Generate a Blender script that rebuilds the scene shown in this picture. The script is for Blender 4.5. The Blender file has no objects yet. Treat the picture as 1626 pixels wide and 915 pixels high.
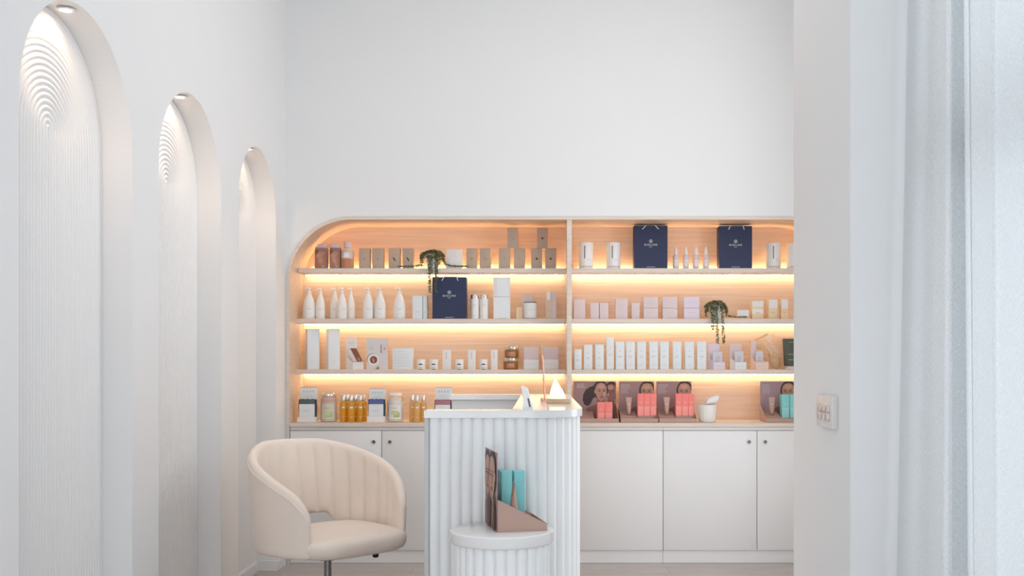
import bpy, bmesh, math, random
from mathutils import Vector, Matrix
random.seed(7)
PI = math.pi
SC = bpy.context.scene
COL = SC.collection

# ------------------------------------------------------------------ camera model
F, CX, CY, H = 1580.0, 858.0, 576.0, 1.22      # focal length in px, vanishing point, eye height (m)
D = 6.04                                        # plane of the end wall / cabinet fronts
def wx(px, Y): return (px - CX) * Y / F
def wz(py, Y): return H + (CY - py) * Y / F

cam_d = bpy.data.cameras.new('camera'); cam = bpy.data.objects.new('camera', cam_d); COL.objects.link(cam)
cam.location = (0, 0, H); cam.rotation_euler = (PI/2, 0, 0)
cam_d.sensor_fit = 'HORIZONTAL'; cam_d.sensor_width = 36.0; cam_d.lens = 36.0 * F / 1626
cam_d.shift_x = -(CX - 813) / 1626; cam_d.shift_y = (CY - 457.5) / 1626
cam_d.clip_start = 0.05
SC.camera = cam
SC.view_settings.view_transform = 'Standard'; SC.view_settings.look = 'None'
SC.view_settings.gamma = 1.0; SC.view_settings.use_curve_mapping = False

# ------------------------------------------------------------------ materials
def lin(c):
    return tuple(((v/255)/12.92 if v/255 <= .04045 else ((v/255+.055)/1.055)**2.4) for v in c) + (1.0,)
MATS = {}
def mat(name, rgb=(200, 200, 200), rough=.5, metal=0, spec=.5, emit=None, estr=0, trans=0, ior=1.45, sheen=0, noise=0, nscale=40, bump=0, bscale=200, alpha=1):
    if name in MATS: return MATS[name]
    m = bpy.data.materials.new(name); m.use_nodes = True
    nt = m.node_tree; b = nt.nodes['Principled BSDF']
    b.inputs['Base Color'].default_value = lin(rgb); b.inputs['Roughness'].default_value = rough
    b.inputs['Metallic'].default_value = metal; b.inputs['Specular IOR Level'].default_value = spec
    b.inputs['IOR'].default_value = ior; b.inputs['Transmission Weight'].default_value = trans
    b.inputs['Alpha'].default_value = alpha
    if sheen: b.inputs['Sheen Weight'].default_value = sheen
    if emit:
        b.inputs['Emission Color'].default_value = lin(emit); b.inputs['Emission Strength'].default_value = estr
    if noise or bump:
        tc = nt.nodes.new('ShaderNodeTexCoord'); n = nt.nodes.new('ShaderNodeTexNoise')
        nt.links.new(tc.outputs['Object'], n.inputs['Vector'])
        n.inputs['Scale'].default_value = nscale; n.inputs['Detail'].default_value = 4
        if noise:
            r = nt.nodes.new('ShaderNodeMapRange'); r.inputs[3].default_value = 1-noise; r.inputs[4].default_value = 1+noise
            nt.links.new(n.outputs['Fac'], r.inputs[0])
            mx = nt.nodes.new('ShaderNodeVectorMath'); mx.operation = 'SCALE'; mx.inputs[0].default_value = lin(rgb)[:3]
            nt.links.new(r.outputs[0], mx.inputs['Scale']); nt.links.new(mx.outputs[0], b.inputs['Base Color'])
        if bump:
            n2 = nt.nodes.new('ShaderNodeTexNoise'); n2.inputs['Scale'].default_value = bscale
            nt.links.new(tc.outputs['Object'], n2.inputs['Vector'])
            bp = nt.nodes.new('ShaderNodeBump'); bp.inputs['Strength'].default_value = bump; bp.inputs['Distance'].default_value = .002
            nt.links.new(n2.outputs['Fac'], bp.inputs['Height']); nt.links.new(bp.outputs[0], b.inputs['Normal'])
    MATS[name] = m
    return m

def wood(name, ca, cb, scale=(1.2, 14, 26), rough=.5, planks=None):
    """long-grained timber; the grain runs along X.  planks = (length, width) draws board joints on the XY plane"""
    m = bpy.data.materials.new(name); m.use_nodes = True; nt = m.node_tree; b = nt.nodes['Principled BSDF']
    tc = nt.nodes.new('ShaderNodeTexCoord'); mp = nt.nodes.new('ShaderNodeMapping'); mp.inputs['Scale'].default_value = scale
    nt.links.new(tc.outputs['Object'], mp.inputs[0])
    n = nt.nodes.new('ShaderNodeTexNoise'); n.inputs['Scale'].default_value = 3; n.inputs['Detail'].default_value = 7; n.inputs['Roughness'].default_value = .62
    nt.links.new(mp.outputs[0], n.inputs['Vector'])
    cr = nt.nodes.new('ShaderNodeValToRGB'); cr.color_ramp.elements[0].position = .34; cr.color_ramp.elements[1].position = .66
    cr.color_ramp.elements[0].color = lin(ca); cr.color_ramp.elements[1].color = lin(cb)
    nt.links.new(n.outputs['Fac'], cr.inputs[0]); out = cr.outputs[0]
    if planks:
        bk = nt.nodes.new('ShaderNodeTexBrick'); bk.inputs['Scale'].default_value = 1
        bk.inputs['Brick Width'].default_value = planks[0]; bk.inputs['Row Height'].default_value = planks[1]
        bk.inputs['Mortar Size'].default_value = .0015; bk.inputs['Color1'].default_value = (1, 1, 1, 1); bk.inputs['Color2'].default_value = (.86, .86, .86, 1)
        bk.inputs['Mortar'].default_value = (.55, .55, .55, 1)
        nt.links.new(tc.outputs['Object'], bk.inputs['Vector'])
        mx = nt.nodes.new('ShaderNodeMix'); mx.data_type = 'RGBA'; mx.blend_type = 'MULTIPLY'; mx.inputs[0].default_value = 1
        nt.links.new(out, mx.inputs[6]); nt.links.new(bk.outputs[0], mx.inputs[7]); out = mx.outputs[2]
    nt.links.new(out, b.inputs['Base Color']); b.inputs['Roughness'].default_value = rough
    MATS[name] = m
    return m

WALL = mat('white_plaster', (238, 237, 236), .85, spec=.2, noise=.012, nscale=3)
WALLR = mat('ribbed_plaster', (240, 238, 236), .8, spec=.2)
CEIL = mat('ceiling_paint', (244, 244, 244), .9)
SKIRT = mat('skirting_paint', (236, 235, 233), .5)
OAK = wood('oak_veneer', (218, 188, 164), (232, 206, 184), (.7, 12, 26), .55)
OAKE = wood('oak_edge', (220, 204, 190), (234, 219, 207), (1.2, 12, 34), .5)
FLOORM = wood('floor_boards', (190, 180, 174), (211, 201, 196), (1.2, 16, 10), .45, planks=(1.5, .16))
LAC = mat('white_lacquer', (236, 235, 234), .35)
STEEL = mat('brushed_steel', (150, 148, 146), .3, 1)
CHROME = mat('chrome', (215, 215, 218), .12, 1)
DARK = mat('black_plastic', (28, 27, 27), .4)
LED = mat('warm_light_strip', (255, 230, 200), .5, emit=(255, 228, 184), estr=18)
LEDU = mat('warm_uplight_strip', (255, 230, 200), .5, emit=(255, 222, 172), estr=39)
LEDD = mat('downlight_lens', (255, 240, 220), .5, emit=(255, 226, 190), estr=6)
STONE = mat('white_stone', (240, 238, 236), .12, noise=.01, nscale=20)
FLUTE = mat('white_fluted_paint', (246, 246, 245), .42)
GREYP = mat('grey_panel', (205, 204, 203), .5)
VELVET = mat('beige_velvet', (243, 228, 215), .85, sheen=.25, noise=.03, nscale=14, bump=.15, bscale=350)
WHITE = mat('white_card', (238, 234, 232), .5)
WHITEG = mat('white_gloss', (240, 238, 236), .25)
WHITEC = mat('cool_white_card', (232, 236, 238), .5)
LILAC = mat('pale_pink_card', (226, 208, 208), .55)
LILAC2 = mat('pale_lilac_card', (230, 216, 228), .55)
TAUPE = mat('taupe_card', (190, 170, 152), .7, noise=.03, nscale=60)
CREAM = mat('cream_card', (240, 214, 178), .55)
GREYT = mat('grey_print', (168, 160, 158), .6)
PALEPRINT = mat('pale_print', (205, 198, 196), .6)
LEAFPRINT = mat('dark_leaf_print', (92, 86, 74), .7)
PALELEAF = mat('pale_leaf_print', (172, 160, 138), .7)
ORANGEP = mat('orange_print', (206, 146, 84), .7)
REDP = mat('red_print', (132, 60, 52), .7)
NAVY = mat('navy_paper', (44, 52, 84), .55, noise=.02, nscale=8)
NAVYD = mat('navy_paper_side', (44, 52, 84), .6)
ROPE = mat('white_rope', (232, 230, 232), .8)
WPRINT = mat('white_print', (236, 236, 240), .5)
DPRINT = mat('dark_print', (60, 58, 60), .6)
MAUVE = mat('mauve_card', (168, 136, 134), .5)
MAUVET = mat('mauve_tray', (190, 156, 142), .5)
CORAL = mat('coral_card', (250, 134, 126), .45)
CORALB = mat('coral_band', (254, 160, 150), .45)
TEAL = mat('teal_card', (138, 212, 212), .45)
TEALB = mat('teal_band', (158, 222, 220), .45)
TUBEM = mat('rose_beige_tube', (196, 160, 144), .35)
TUBECAP = mat('rose_tube_cap', (180, 146, 132), .35)
OLIVE = mat('olive_tube', (84, 88, 74), .45)
SKIN = mat('print_skin', (188, 142, 122), .55); SKIN2 = mat('print_skin_deep', (142, 100, 88), .55); SKINL = mat('print_skin_pale', (196, 152, 132), .55)
HAIR = mat('print_hair', (70, 56, 56), .55); LIPS = mat('print_lips', (138, 84, 80), .55)
AMBER = mat('amber_glass', (206, 140, 62), .08, trans=.55, ior=1.4)
SILVER = mat('silver_cap', (222, 218, 216), .22, .85)
OIL = mat('golden_oil', (250, 190, 60), .1, trans=.45, ior=1.4)
OILP = mat('pale_golden_oil', (248, 204, 130), .1, trans=.5, ior=1.4)
GLASSJ = mat('jar_glass', (244, 238, 230), .08, alpha=.35)
SALT = mat('pale_bath_salt', (238, 230, 220), .8, noise=.08, nscale=90)
GREENL = mat('green_label', (178, 196, 120), .6)
PINKM = mat('dusty_pink_cloth', (188, 128, 136), .85); BLUEM = mat('blue_cloth', (92, 108, 160), .85); TEALM = mat('grey_teal_cloth', (92, 108, 110), .85)
POTM = mat('white_ceramic', (236, 232, 226), .35)
SOIL = mat('potting_soil', (70, 56, 44), .95)
LEAF = mat('trailing_leaf_green', (108, 116, 84), .5, noise=.35, nscale=60)
STEM = mat('trailing_stem', (120, 116, 80), .6)
COPPER = mat('rose_gold', (226, 168, 140), .18, 1)
LAMPG = mat('glowing_crystal', (255, 244, 226), .5, emit=(255, 226, 186), estr=1.6)
PALEWOOD = wood('pale_lamp_wood', (214, 178, 138), (232, 202, 164), (6, 40, 40), .5)
BROWNP = mat('brown_photo_print', (134, 84, 66), .55); BROWNL = mat('tan_photo_print', (190, 132, 100), .55)
SPONGE = mat('natural_sponge', (214, 168, 106), .95, noise=.22, nscale=70, bump=.8, bscale=130)
BRUSHW = mat('pale_brush_wood', (226, 196, 158), .55)
BRIST = mat('brush_bristle', (206, 168, 124), .9)
CLEARB = mat('clear_wrap', (250, 244, 240), .12, alpha=.16)
ACRYL = mat('clear_acrylic', (240, 236, 234), .05, alpha=.25)
SWITCH = mat('switch_plate', (226, 220, 216), .3)
ROCKER = mat('switch_rocker', (196, 192, 190), .2, .3)
TOWEL = mat('white_towel', (244, 240, 236), .9, bump=.5, bscale=260)
SLATE = mat('dark_glass_screen', (38, 40, 44), .12)
FRAMEM = mat('window_frame_paint', (96, 104, 108), .5)

# ------------------------------------------------------------------ mesh builder
class MB:
    def __init__(s): s.bm = bmesh.new(); s.mats = []
    def mi(s, m):
        if m not in s.mats: s.mats.append(m)
        return s.mats.index(m)
    def merge(s, tmp, m, M=None):
        i = s.mi(m); vm = {}
        for v in tmp.verts: vm[v] = s.bm.verts.new(M @ v.co if M else v.co)
        for f in tmp.faces:
            try: nf = s.bm.faces.new([vm[v] for v in f.verts]); nf.material_index = i
            except ValueError: pass
        tmp.free(); return s
    def box(s, x0, x1, y0, y1, z0, z1, m, bevel=0, seg=2, M=None):
        t = bmesh.new(); bmesh.ops.create_cube(t, size=1)
        for v in t.verts: v.co = Vector(((x0+x1)/2 + v.co.x*(x1-x0), (y0+y1)/2 + v.co.y*(y1-y0), (z0+z1)/2 + v.co.z*(z1-z0)))
        if bevel: bmesh.ops.bevel(t, geom=list(t.edges), offset=bevel, segments=seg, affect='EDGES', profile=.5)
        return s.merge(t, m, M)
    def quad(s, pts, m):
        f = s.bm.faces.new([s.bm.verts.new(p) for p in pts]); f.material_index = s.mi(m); return s
    def flat(s, pts, y, m):                          # polygon in XZ at depth y, facing -Y
        a = sum(pts[i][0]*pts[(i+1) % len(pts)][1] - pts[(i+1) % len(pts)][0]*pts[i][1] for i in range(len(pts)))
        if a < 0: pts = pts[::-1]
        return s.quad([(p[0], y, p[1]) for p in pts], m)
    def rect(s, x0, x1, z0, z1, y, m): return s.flat([(x0, z0), (x1, z0), (x1, z1), (x0, z1)], y, m)
    def disc(s, cx, cz, rx, rz, y, m, n=20, rot=0):
        return s.flat([(cx+rx*math.cos(a)*math.cos(rot)-rz*math.sin(a)*math.sin(rot), cz+rx*math.cos(a)*math.sin(rot)+rz*math.sin(a)*math.cos(rot)) for a in [2*PI*k/n for k in range(n)]], y, m)
    def loft(s, loops, m, cap0=True, cap1=True, closed=True):
        i = s.mi(m); V = [[s.bm.verts.new(p) for p in L] for L in loops]; n = len(loops[0])
        for a in range(len(V)-1):
            for k in range(n if closed else n-1):
                k2 = (k+1) % n
                f = s.bm.faces.new([V[a][k], V[a][k2], V[a+1][k2], V[a+1][k]]); f.material_index = i
        if cap0: f = s.bm.faces.new(V[0][::-1]); f.material_index = i
        if cap1: f = s.bm.faces.new(V[-1]); f.material_index = i
        return s
    def lathe(s, prof, m, n=24, c=(0, 0, 0), sx=1, sy=1, cap0=True, cap1=True):
        return s.loft([[(c[0]+r*sx*math.cos(2*PI*k/n), c[1]+r*sy*math.sin(2*PI*k/n), c[2]+z) for k in range(n)] for r, z in prof], m, cap0, cap1)
    def tube(s, pts, r, m, n=8, caps=True):
        pts = [Vector(p) for p in pts]; loops = []; up = None
        for i, p in enumerate(pts):
            t = ((pts[min(i+1, len(pts)-1)] - pts[max(i-1, 0)])).normalized()
            if up is None:
                up = Vector((0, 0, 1)) if abs(t.z) < .9 else Vector((1, 0, 0))
            a = t.cross(up).normalized(); b = a.cross(t).normalized(); up = b
            rr = r[i] if isinstance(r, (list, tuple)) else r
            loops.append([p + a*rr*math.cos(2*PI*k/n) + b*rr*math.sin(2*PI*k/n) for k in range(n)])
        return s.loft(loops, m, caps, caps)
    def prism(s, poly, z0, z1, m, M=None):             # polygon in XY extruded in Z
        t = bmesh.new(); a = [t.verts.new((p[0], p[1], z0)) for p in poly]; b = [t.verts.new((p[0], p[1], z1)) for p in poly]
        n = len(poly)
        for k in range(n): t.faces.new([a[k], a[(k+1) % n], b[(k+1) % n], b[k]])
        t.faces.new(a[::-1]); t.faces.new(b)
        bmesh.ops.recalc_face_normals(t, faces=list(t.faces))
        return s.merge(t, m, M)
    def build(s, name, parent=None, loc=(0, 0, 0), rz=0, angle=38, recalc=True, smooth=True):
        if recalc: bmesh.ops.recalc_face_normals(s.bm, faces=list(s.bm.faces))
        me = bpy.data.meshes.new(name); s.bm.to_mesh(me); s.bm.free()
        for m in s.mats: me.materials.append(m)
        for p in me.polygons: p.use_smooth = smooth
        if smooth: me.set_sharp_from_angle(angle=math.radians(angle))
        o = bpy.data.objects.new(name, me); COL.objects.link(o)
        o.location = loc; o.rotation_euler = (0, 0, rz)
        if parent: o.parent = parent
        return o

def thing(name, label, cat, loc, rz=0, group=None):
    o = bpy.data.objects.new(name, None); COL.objects.link(o); o.empty_display_size = .05
    o.location = loc; o.rotation_euler = (0, 0, rz)
    return tag(o, label, cat, group)
def tag(o, label, cat, group=None):
    o['label'] = label; o['category'] = cat
    if group: o['group'] = group
    return o
def struct(o): o['kind'] = 'structure'; return o
def copy_tree(o, parent=None):
    c = o.copy(); COL.objects.link(c)
    if parent: c.parent = parent
    for ch in [x for x in o.children]: copy_tree(ch, c)
    return c
PROTO = {}
def stamp(key, builder, label, cat, group, loc, rz=0, scale=(1, 1, 1)):
    """build a thing of this kind the first time, copy it with its parts after that"""
    if key in PROTO: o = copy_tree(PROTO[key])
    else: o = builder(); PROTO[key] = o
    o.location = loc; o.rotation_euler = (0, 0, rz); o.scale = scale
    if 'group' in o.keys(): del o['group']
    return tag(o, label, cat, group)

_TXT = {}
def text_polys(txt, size, spacing=1.0):
    """outline faces of a word in the built-in font, as a mesh in XY"""
    c = bpy.data.curves.new('lettering', 'FONT'); c.body = txt; c.size = size; c.space_character = spacing; c.align_x = 'CENTER'
    o = bpy.data.objects.new('lettering', c); COL.objects.link(o)
    dg = bpy.context.evaluated_depsgraph_get(); me = bpy.data.meshes.new_from_object(o.evaluated_get(dg))
    vs = [v.co.copy() for v in me.vertices]; fs = [list(p.vertices) for p in me.polygons]
    bpy.data.objects.remove(o); bpy.data.curves.remove(c); bpy.data.meshes.remove(me)
    return vs, fs
def put_text(mb, txt, size, cx, cz, y, m, spacing=1.0):
    vs, fs = text_polys(txt, size, spacing); i = mb.mi(m); V = [mb.bm.verts.new((cx+v.x, y, cz+v.y)) for v in vs]
    for f in fs:
        try: q = mb.bm.faces.new([V[k] for k in f]); q.material_index = i
        except ValueError: pass

# ------------------------------------------------------------------ the room
XL, XN = -1.549, -1.662                      # side wall plane, niche back plane
XF, XR, YN = 1.93, 1.215, 3.102                # far side wall, near side wall, camera-side face of the pier
CEILZ = 3.62
NICHES = [(2.955, 3.777), (4.039, 4.827), (5.109, 5.827)]
NTOPS = {2.955: 2.421, 4.039: 2.411, 5.109: 2.400}

def arch_pts(y0, y1, n=72):
    r = (y1-y0)/2; c = (y0+y1)/2; hs = NTOPS[y0]-r
    return c, r, hs, [(c - r*math.cos(PI*k/n), hs + r*math.sin(PI*k/n)) for k in range(n+1)]

w = MB(); w.box(-1.9, 2.3, -1.2, 6.6, -.08, 0, FLOORM); struct(w.build('floor'))
w = MB(); w.box(-1.9, 2.3, -1.2, 6.6, CEILZ, CEILZ+.08, CEIL); struct(w.build('ceiling'))

w = MB()                                       # side wall with three arched openings
ys = -1.1
for (y0, y1) in NICHES:
    w.quad([(XL, ys, 0), (XL, y0, 0), (XL, y0, CEILZ), (XL, ys, CEILZ)], WALL)
    c, r, hs, ap = arch_pts(y0, y1)
    for a, b in zip(ap[:-1], ap[1:]):
        w.quad([(XL, a[0], a[1]), (XL, b[0], b[1]), (XL, b[0], CEILZ), (XL, a[0], CEILZ)], WALL)
    prof = [(y0, 0)] + ap + [(y1, 0)]          # reveal
    for a, b in zip(prof[:-1], prof[1:]):
        w.quad([(XL, a[0], a[1]), (XN-.012, a[0], a[1]), (XN-.012, b[0], b[1]), (XL, b[0], b[1])], WALL)
    ys = y1
w.quad([(XL, ys, 0), (XL, D+.4, 0), (XL, D+.4, CEILZ), (XL, ys, CEILZ)], WALL)
w.box(XN-.1, XN-.04, -1.1, D+.4, 0, CEILZ, WALL)
bmesh.ops.remove_doubles(w.bm, verts=list(w.bm.verts), dist=1e-5)
struct(w.build('wall_left', smooth=False))

PITCH, RDEP = .0208, .0085                     # ribbed arch relief at the back of each niche
for ni, (y0, y1) in enumerate(NICHES):
    c, r, hs, ap = arch_pts(y0, y1)
    w = MB(); i = w.mi(WALLR)
    def rx(d): return XN - RDEP + RDEP*abs(math.sin(PI*(d/PITCH + .0)))**.7
    nr = int(r/PITCH*6)+1; rad = [r*1.0*k/nr for k in range(nr+1)]; na = 44
    rows = []
    for a in range(na+1):
        th = PI*a/na
        rows.append([w.bm.verts.new((rx(q), c - q*math.cos(th), hs + q*math.sin(th))) for q in rad])
    for a in range(na):
        for k in range(nr):
            if k == 0: f = w.bm.faces.new([rows[a][0], rows[a+1][1], rows[a][1]])
            else: f = w.bm.faces.new([rows[a][k], rows[a+1][k], rows[a+1][k+1], rows[a][k+1]])
            f.material_index = i
    for sgn, row in ((-1, rows[0]), (1, rows[-1])):
        low = [w.bm.verts.new((rx(q), c + sgn*q, 0)) for q in rad]
        for k in range(nr):
            f = w.bm.faces.new([row[k], row[k+1], low[k+1], low[k]]); f.material_index = i
    bmesh.ops.remove_doubles(w.bm, verts=list(w.bm.verts), dist=1e-5)
    o = w.build('wall_left_niche', angle=70); struct(o)
    # recessed downlight in the crown of the arch
    ordn = ['tallest-looking arch, the first along the side wall', 'middle arch along the side wall', 'arch closest to the shelving'][ni]
    yd = c - .0
    t = thing('niche_downlight', 'small warm downlight in the crown of the ' + ordn, 'light', (-1.606, yd, hs+r-.004))
    m = MB(); m.lathe([(.026, 0), (.030, -.003), (.030, -.006), (.021, -.006), (.020, -.002)], WHITEG, 24); m.build('trim_ring', t)
    m = MB(); m.lathe([(.0195, -.002), (.0195, -.004)], LEDD, 24); m.build('lens', t)
    L = bpy.data.lights.new('downlight_lamp', 'SPOT'); L.energy = 5.4; L.color = (1, .71, .50); L.spot_size = math.radians(165); L.spot_blend = 1; L.shadow_soft_size = .018
    lo = bpy.data.objects.new('downlight_lamp', L); COL.objects.link(lo); lo.location = (-1.606, yd, hs+r-.02)

# skirting along side wall, niche backs and reveals
w = MB(); BH, BT = .062, .012
def skirt_y(x, ya, yb):
    w.box(x, x+BT, ya, yb, 0, BH-.012, SKIRT); w.prism([(x, 0), (x+BT, 0), (x, .012)], ya, yb, SKIRT, Matrix(((1, 0, 0, 0), (0, 0, 1, 0), (0, 1, 0, BH-.012), (0, 0, 0, 1))))
def skirt_x(y, xa, xb, sgn):
    w.box(xa, xb, min(y, y+sgn*BT), max(y, y+sgn*BT), 0, BH, SKIRT, .002, 1)
ys = -1.0
for (y0, y1) in NICHES:
    skirt_y(XL, ys, y0); skirt_y(XN, y0, y1)
    skirt_x(y0, XN, XL+BT, 1); skirt_x(y1, XN, XL+BT, -1); ys = y1
skirt_y(XL, ys, D-.03)
struct(w.build('baseboard_left'))

# end wall with the arched recess cut out
XA, XB, ZT, RA = wx(455, D), wx(1353, D), wz(344, D), 103*D/F
def surround_path(off=0, zb=0, n=40):
    x0, x1, zt, r = XA+off, XB-off, ZT-off, RA-off
    p = [(x0, zb)]
    p += [(x0+r-r*math.cos(PI/2*k/n), zt-r+r*math.sin(PI/2*k/n)) for k in range(n+1)]
    p += [(x1-r+r*math.sin(PI/2*k/n), zt-r+r*math.cos(PI/2*k/n)) for k in range(n+1)]
    p += [(x1, zb)]
    return p
w = MB(); P = surround_path(-.0015)
w.quad([(XL-.02, D, 0), (P[0][0], D, 0), (P[0][0], D, CEILZ), (XL-.02, D, CEILZ)], WALL)
for a, b in zip(P[1:-2], P[2:-1]):
    w.quad([(a[0], D, a[1]), (b[0], D, b[1]), (b[0], D, CEILZ), (a[0], D, CEILZ)], WALL)
w.quad([(P[-1][0], D, 0), (2.1, D, 0), (2.1, D, CEILZ), (P[-1][0], D, CEILZ)], WALL)
for a, b in zip(P[:-1], P[1:]):
    w.quad([(a[0], D, a[1]), (a[0], D+.44, a[1]), (b[0], D+.44, b[1]), (b[0], D, b[1])], WALL)
bmesh.ops.remove_doubles(w.bm, verts=list(w.bm.verts), dist=1e-5)
w.box(-1.9, 2.3, D+.44, D+.5, 0, CEILZ, WALL)
struct(w.build('wall_back', smooth=False))

# pier with the switch, near side wall with its curtained window, far side wall with its window
XP = .966
w = MB(); w.box(XP, 2.1, YN, 3.797, 0, CEILZ, WALL, .004, 2); struct(w.build('wall_pier'))
def wall_with_window(name, x0, x1, ya, yb, wa, wb, za, zb, wn, transom, bars, s=.03):
    w = MB()
    w.box(x0, x1, ya, wa, 0, CEILZ, WALL); w.box(x0, x1, wb, yb, 0, CEILZ, WALL)
    w.box(x0, x1, wa, wb, 0, za, WALL); w.box(x0, x1, wa, wb, zb, CEILZ, WALL); struct(w.build(name))
    w = MB(); xc = x0+.06
    for a, b, c, d in [(wa, wa+2*s, za, zb), (wb-2*s, wb, za, zb), (wa+2*s, wb-2*s, za, za+2*s), (wa+2*s, wb-2*s, zb-2*s, zb), (wa+2*s, wb-2*s, transom-.04, transom+.04)]:
        w.box(xc-.045, xc+.025, a, b, c, d, FRAMEM, .003, 1)
    for k in range(1, bars+1):
        yy = wa+(wb-wa)*k/(bars+1); w.box(xc-.02, xc+.02, yy-.025, yy+.025, za, zb, FRAMEM, .003, 1)
    win = struct(w.build(wn))
    w = MB(); w.box(xc-.003, xc+.003, wa, wb, za, zb, GLASS); w.build('pane', win)
GLASS = bpy.data.materials.new('window_glass'); GLASS.use_nodes = True
nt = GLASS.node_tree; nt.nodes.clear()
_o = nt.nodes.new('ShaderNodeOutputMaterial'); _t = nt.nodes.new('ShaderNodeBsdfTransparent'); _g = nt.nodes.new('ShaderNodeBsdfGlossy'); _m = nt.nodes.new('ShaderNodeMixShader')
_g.inputs['Roughness'].default_value = .02; _m.inputs[0].default_value = .06
nt.links.new(_t.outputs[0], _m.inputs[1]); nt.links.new(_g.outputs[0], _m.inputs[2]); nt.links.new(_m.outputs[0], _o.inputs[0])
wall_with_window('wall_right', XR, XR+.12, -1.1, YN, 0.25, 2.975, .12, 3.3, 'window_1', 1.83, 1, .068)
wall_with_window('wall_right_far', XF, XF+.12, 3.797, D+.4, 3.90, 5.05, .25, 3.35, 'window_2', 2.4, 1)
w = MB(); FX0, FX1, FZ0, FZ1 = -1.45, .75, .10, 2.75          # unseen window opening behind the camera, added to let in front fill
w.box(-1.8, FX0, -1.2, -1.1, 0, CEILZ, WALL); w.box(FX1, 1.5, -1.2, -1.1, 0, CEILZ, WALL); w.box(FX0, FX1, -1.2, -1.1, 0, FZ0, WALL); w.box(FX0, FX1, -1.2, -1.1, FZ1, CEILZ, WALL); struct(w.build('wall_front'))
w = MB()
for a, b, c, d in [(FX0, FX0+.06, FZ0, FZ1), (FX1-.06, FX1, FZ0, FZ1), (FX0+.06, FX1-.06, FZ0, FZ0+.06), (FX0+.06, FX1-.06, FZ1-.06, FZ1), (-.38, -.32, FZ0+.06, FZ1-.06)]: w.box(a, b, -1.175, -1.125, c, d, FRAMEM, .003, 1)
fill_win = struct(w.build('fill_window')); w = MB(); w.box(FX0, FX1, -1.153, -1.147, FZ0, FZ1, GLASS); w.build('pane', fill_win)  # frame and pane of the added fill opening

# ------------------------------------------------------------------ light
W = bpy.data.worlds.new('daylight'); SC.world = W; W.use_nodes = True
bg = W.node_tree.nodes['Background']; bg.inputs[0].default_value = lin((216, 230, 244)); bg.inputs[1].default_value = 1.5
def area(name, loc, rot, sx, sy, e, col):
    L = bpy.data.lights.new(name, 'AREA'); L.shape = 'RECTANGLE'; L.size = sx; L.size_y = sy; L.energy = e; L.color = col
    o = bpy.data.objects.new(name, L); COL.objects.link(o); o.location = loc; o.rotation_euler = rot; return o
area('window_daylight', (XF+.2, 4.45, 1.75), (0, PI/2, 0), 2.9, 1.0, 39, (.985, .99, 1.0))
area('curtain_daylight', (XR+.35, 1.6, 1.8), (0, PI/2, 0), 3.0, 2.7, 30, (.76, .88, 1.0))
area('front_fill_light', (-.35, -1.4, 1.4), (PI/2, 0, 0), 2.1, 2.5, 47, (.93, .965, 1.0))  # fill light added outside the unseen front opening
area('ceiling_lamp', (.1, 4.2, CEILZ-.03), (0, 0, 0), 1.6, 1.6, 8.5, (1, .99, .98))
SC.view_settings.exposure = 0.0
# ------------------------------------------------------------------ built-in shelving
YS, YB = 6.20, 6.38
def wzs(py): return wz(py, YS)
S1, S2, S3 = wzs(426), wzs(506.3), wzs(587.2)
TH = 7.4*YS/F
CT, CB = wz(671.8, D), wz(678, D)
DV0, DV1 = wx(900, D), wx(908, D)
unit = thing('shelving_unit', 'built-in pale oak shelving with rounded upper corners and glowing shelves in the end wall', 'shelving', (0, D, CT))
def ub(w, name, parent=unit):
    return w.build(name, parent, (0, -D, -CT), angle=30)
w = MB()
w.quad([(q[0], YB, q[1]) for q in surround_path(.019, CT)[::-1]], OAK)
inner = surround_path(.019, .0005)
ub(w, 'back_panel')
w = MB(); outer = surround_path(0, .0005)
for k in range(len(outer)-1):
    a, b, c, d = outer[k], outer[k+1], inner[k+1], inner[k]
    w.quad([(a[0], D-.006, a[1]), (b[0], D-.006, b[1]), (c[0], D-.006, c[1]), (d[0], D-.006, d[1])], OAKE)
    w.quad([(d[0], D-.006, d[1]), (c[0], D-.006, c[1]), (c[0], YB+.01, c[1]), (d[0], YB+.01, d[1])], OAK)
    w.quad([(a[0], D-.006, a[1]), (a[0], YB+.01, a[1]), (b[0], YB+.01, b[1]), (b[0], D-.006, b[1])], OAKE)
bmesh.ops.remove_doubles(w.bm, verts=list(w.bm.verts), dist=1e-5)
ub(w, 'surround')
w = MB(); w.box(DV0, DV1, D-.004, YB, CT, ZT-.019, OAKE, .0015, 1); ub(w, 'divider')
def inset(z):
    r = RA-.019; zc = ZT-RA
    return 0 if z < zc else r - math.sqrt(max(0, r*r-(z-zc)**2))
for zs in (S1, S2, S3):
    for bay in (0, 1):
        i = inset(zs)
        x0, x1 = (XA+.019+i, DV0) if bay == 0 else (DV1, XB-.019-i)
        w = MB(); w.box(x0, x1, YS, YB, zs-TH, zs, OAKE, .0012, 1); sh = ub(w, 'shelf')
        w = MB(); w.box(x0+.012, x1-.012, 6.346, 6.358, zs-TH-.004, zs-TH+.0005, LED); w.build('light_strip', sh)
        if zs == S1:
            w = MB(); w.box(x0+.05, x1-.02, 6.366, 6.374, zs-.0005, zs+.004, LEDU); w.build('light_strip', sh)

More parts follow.
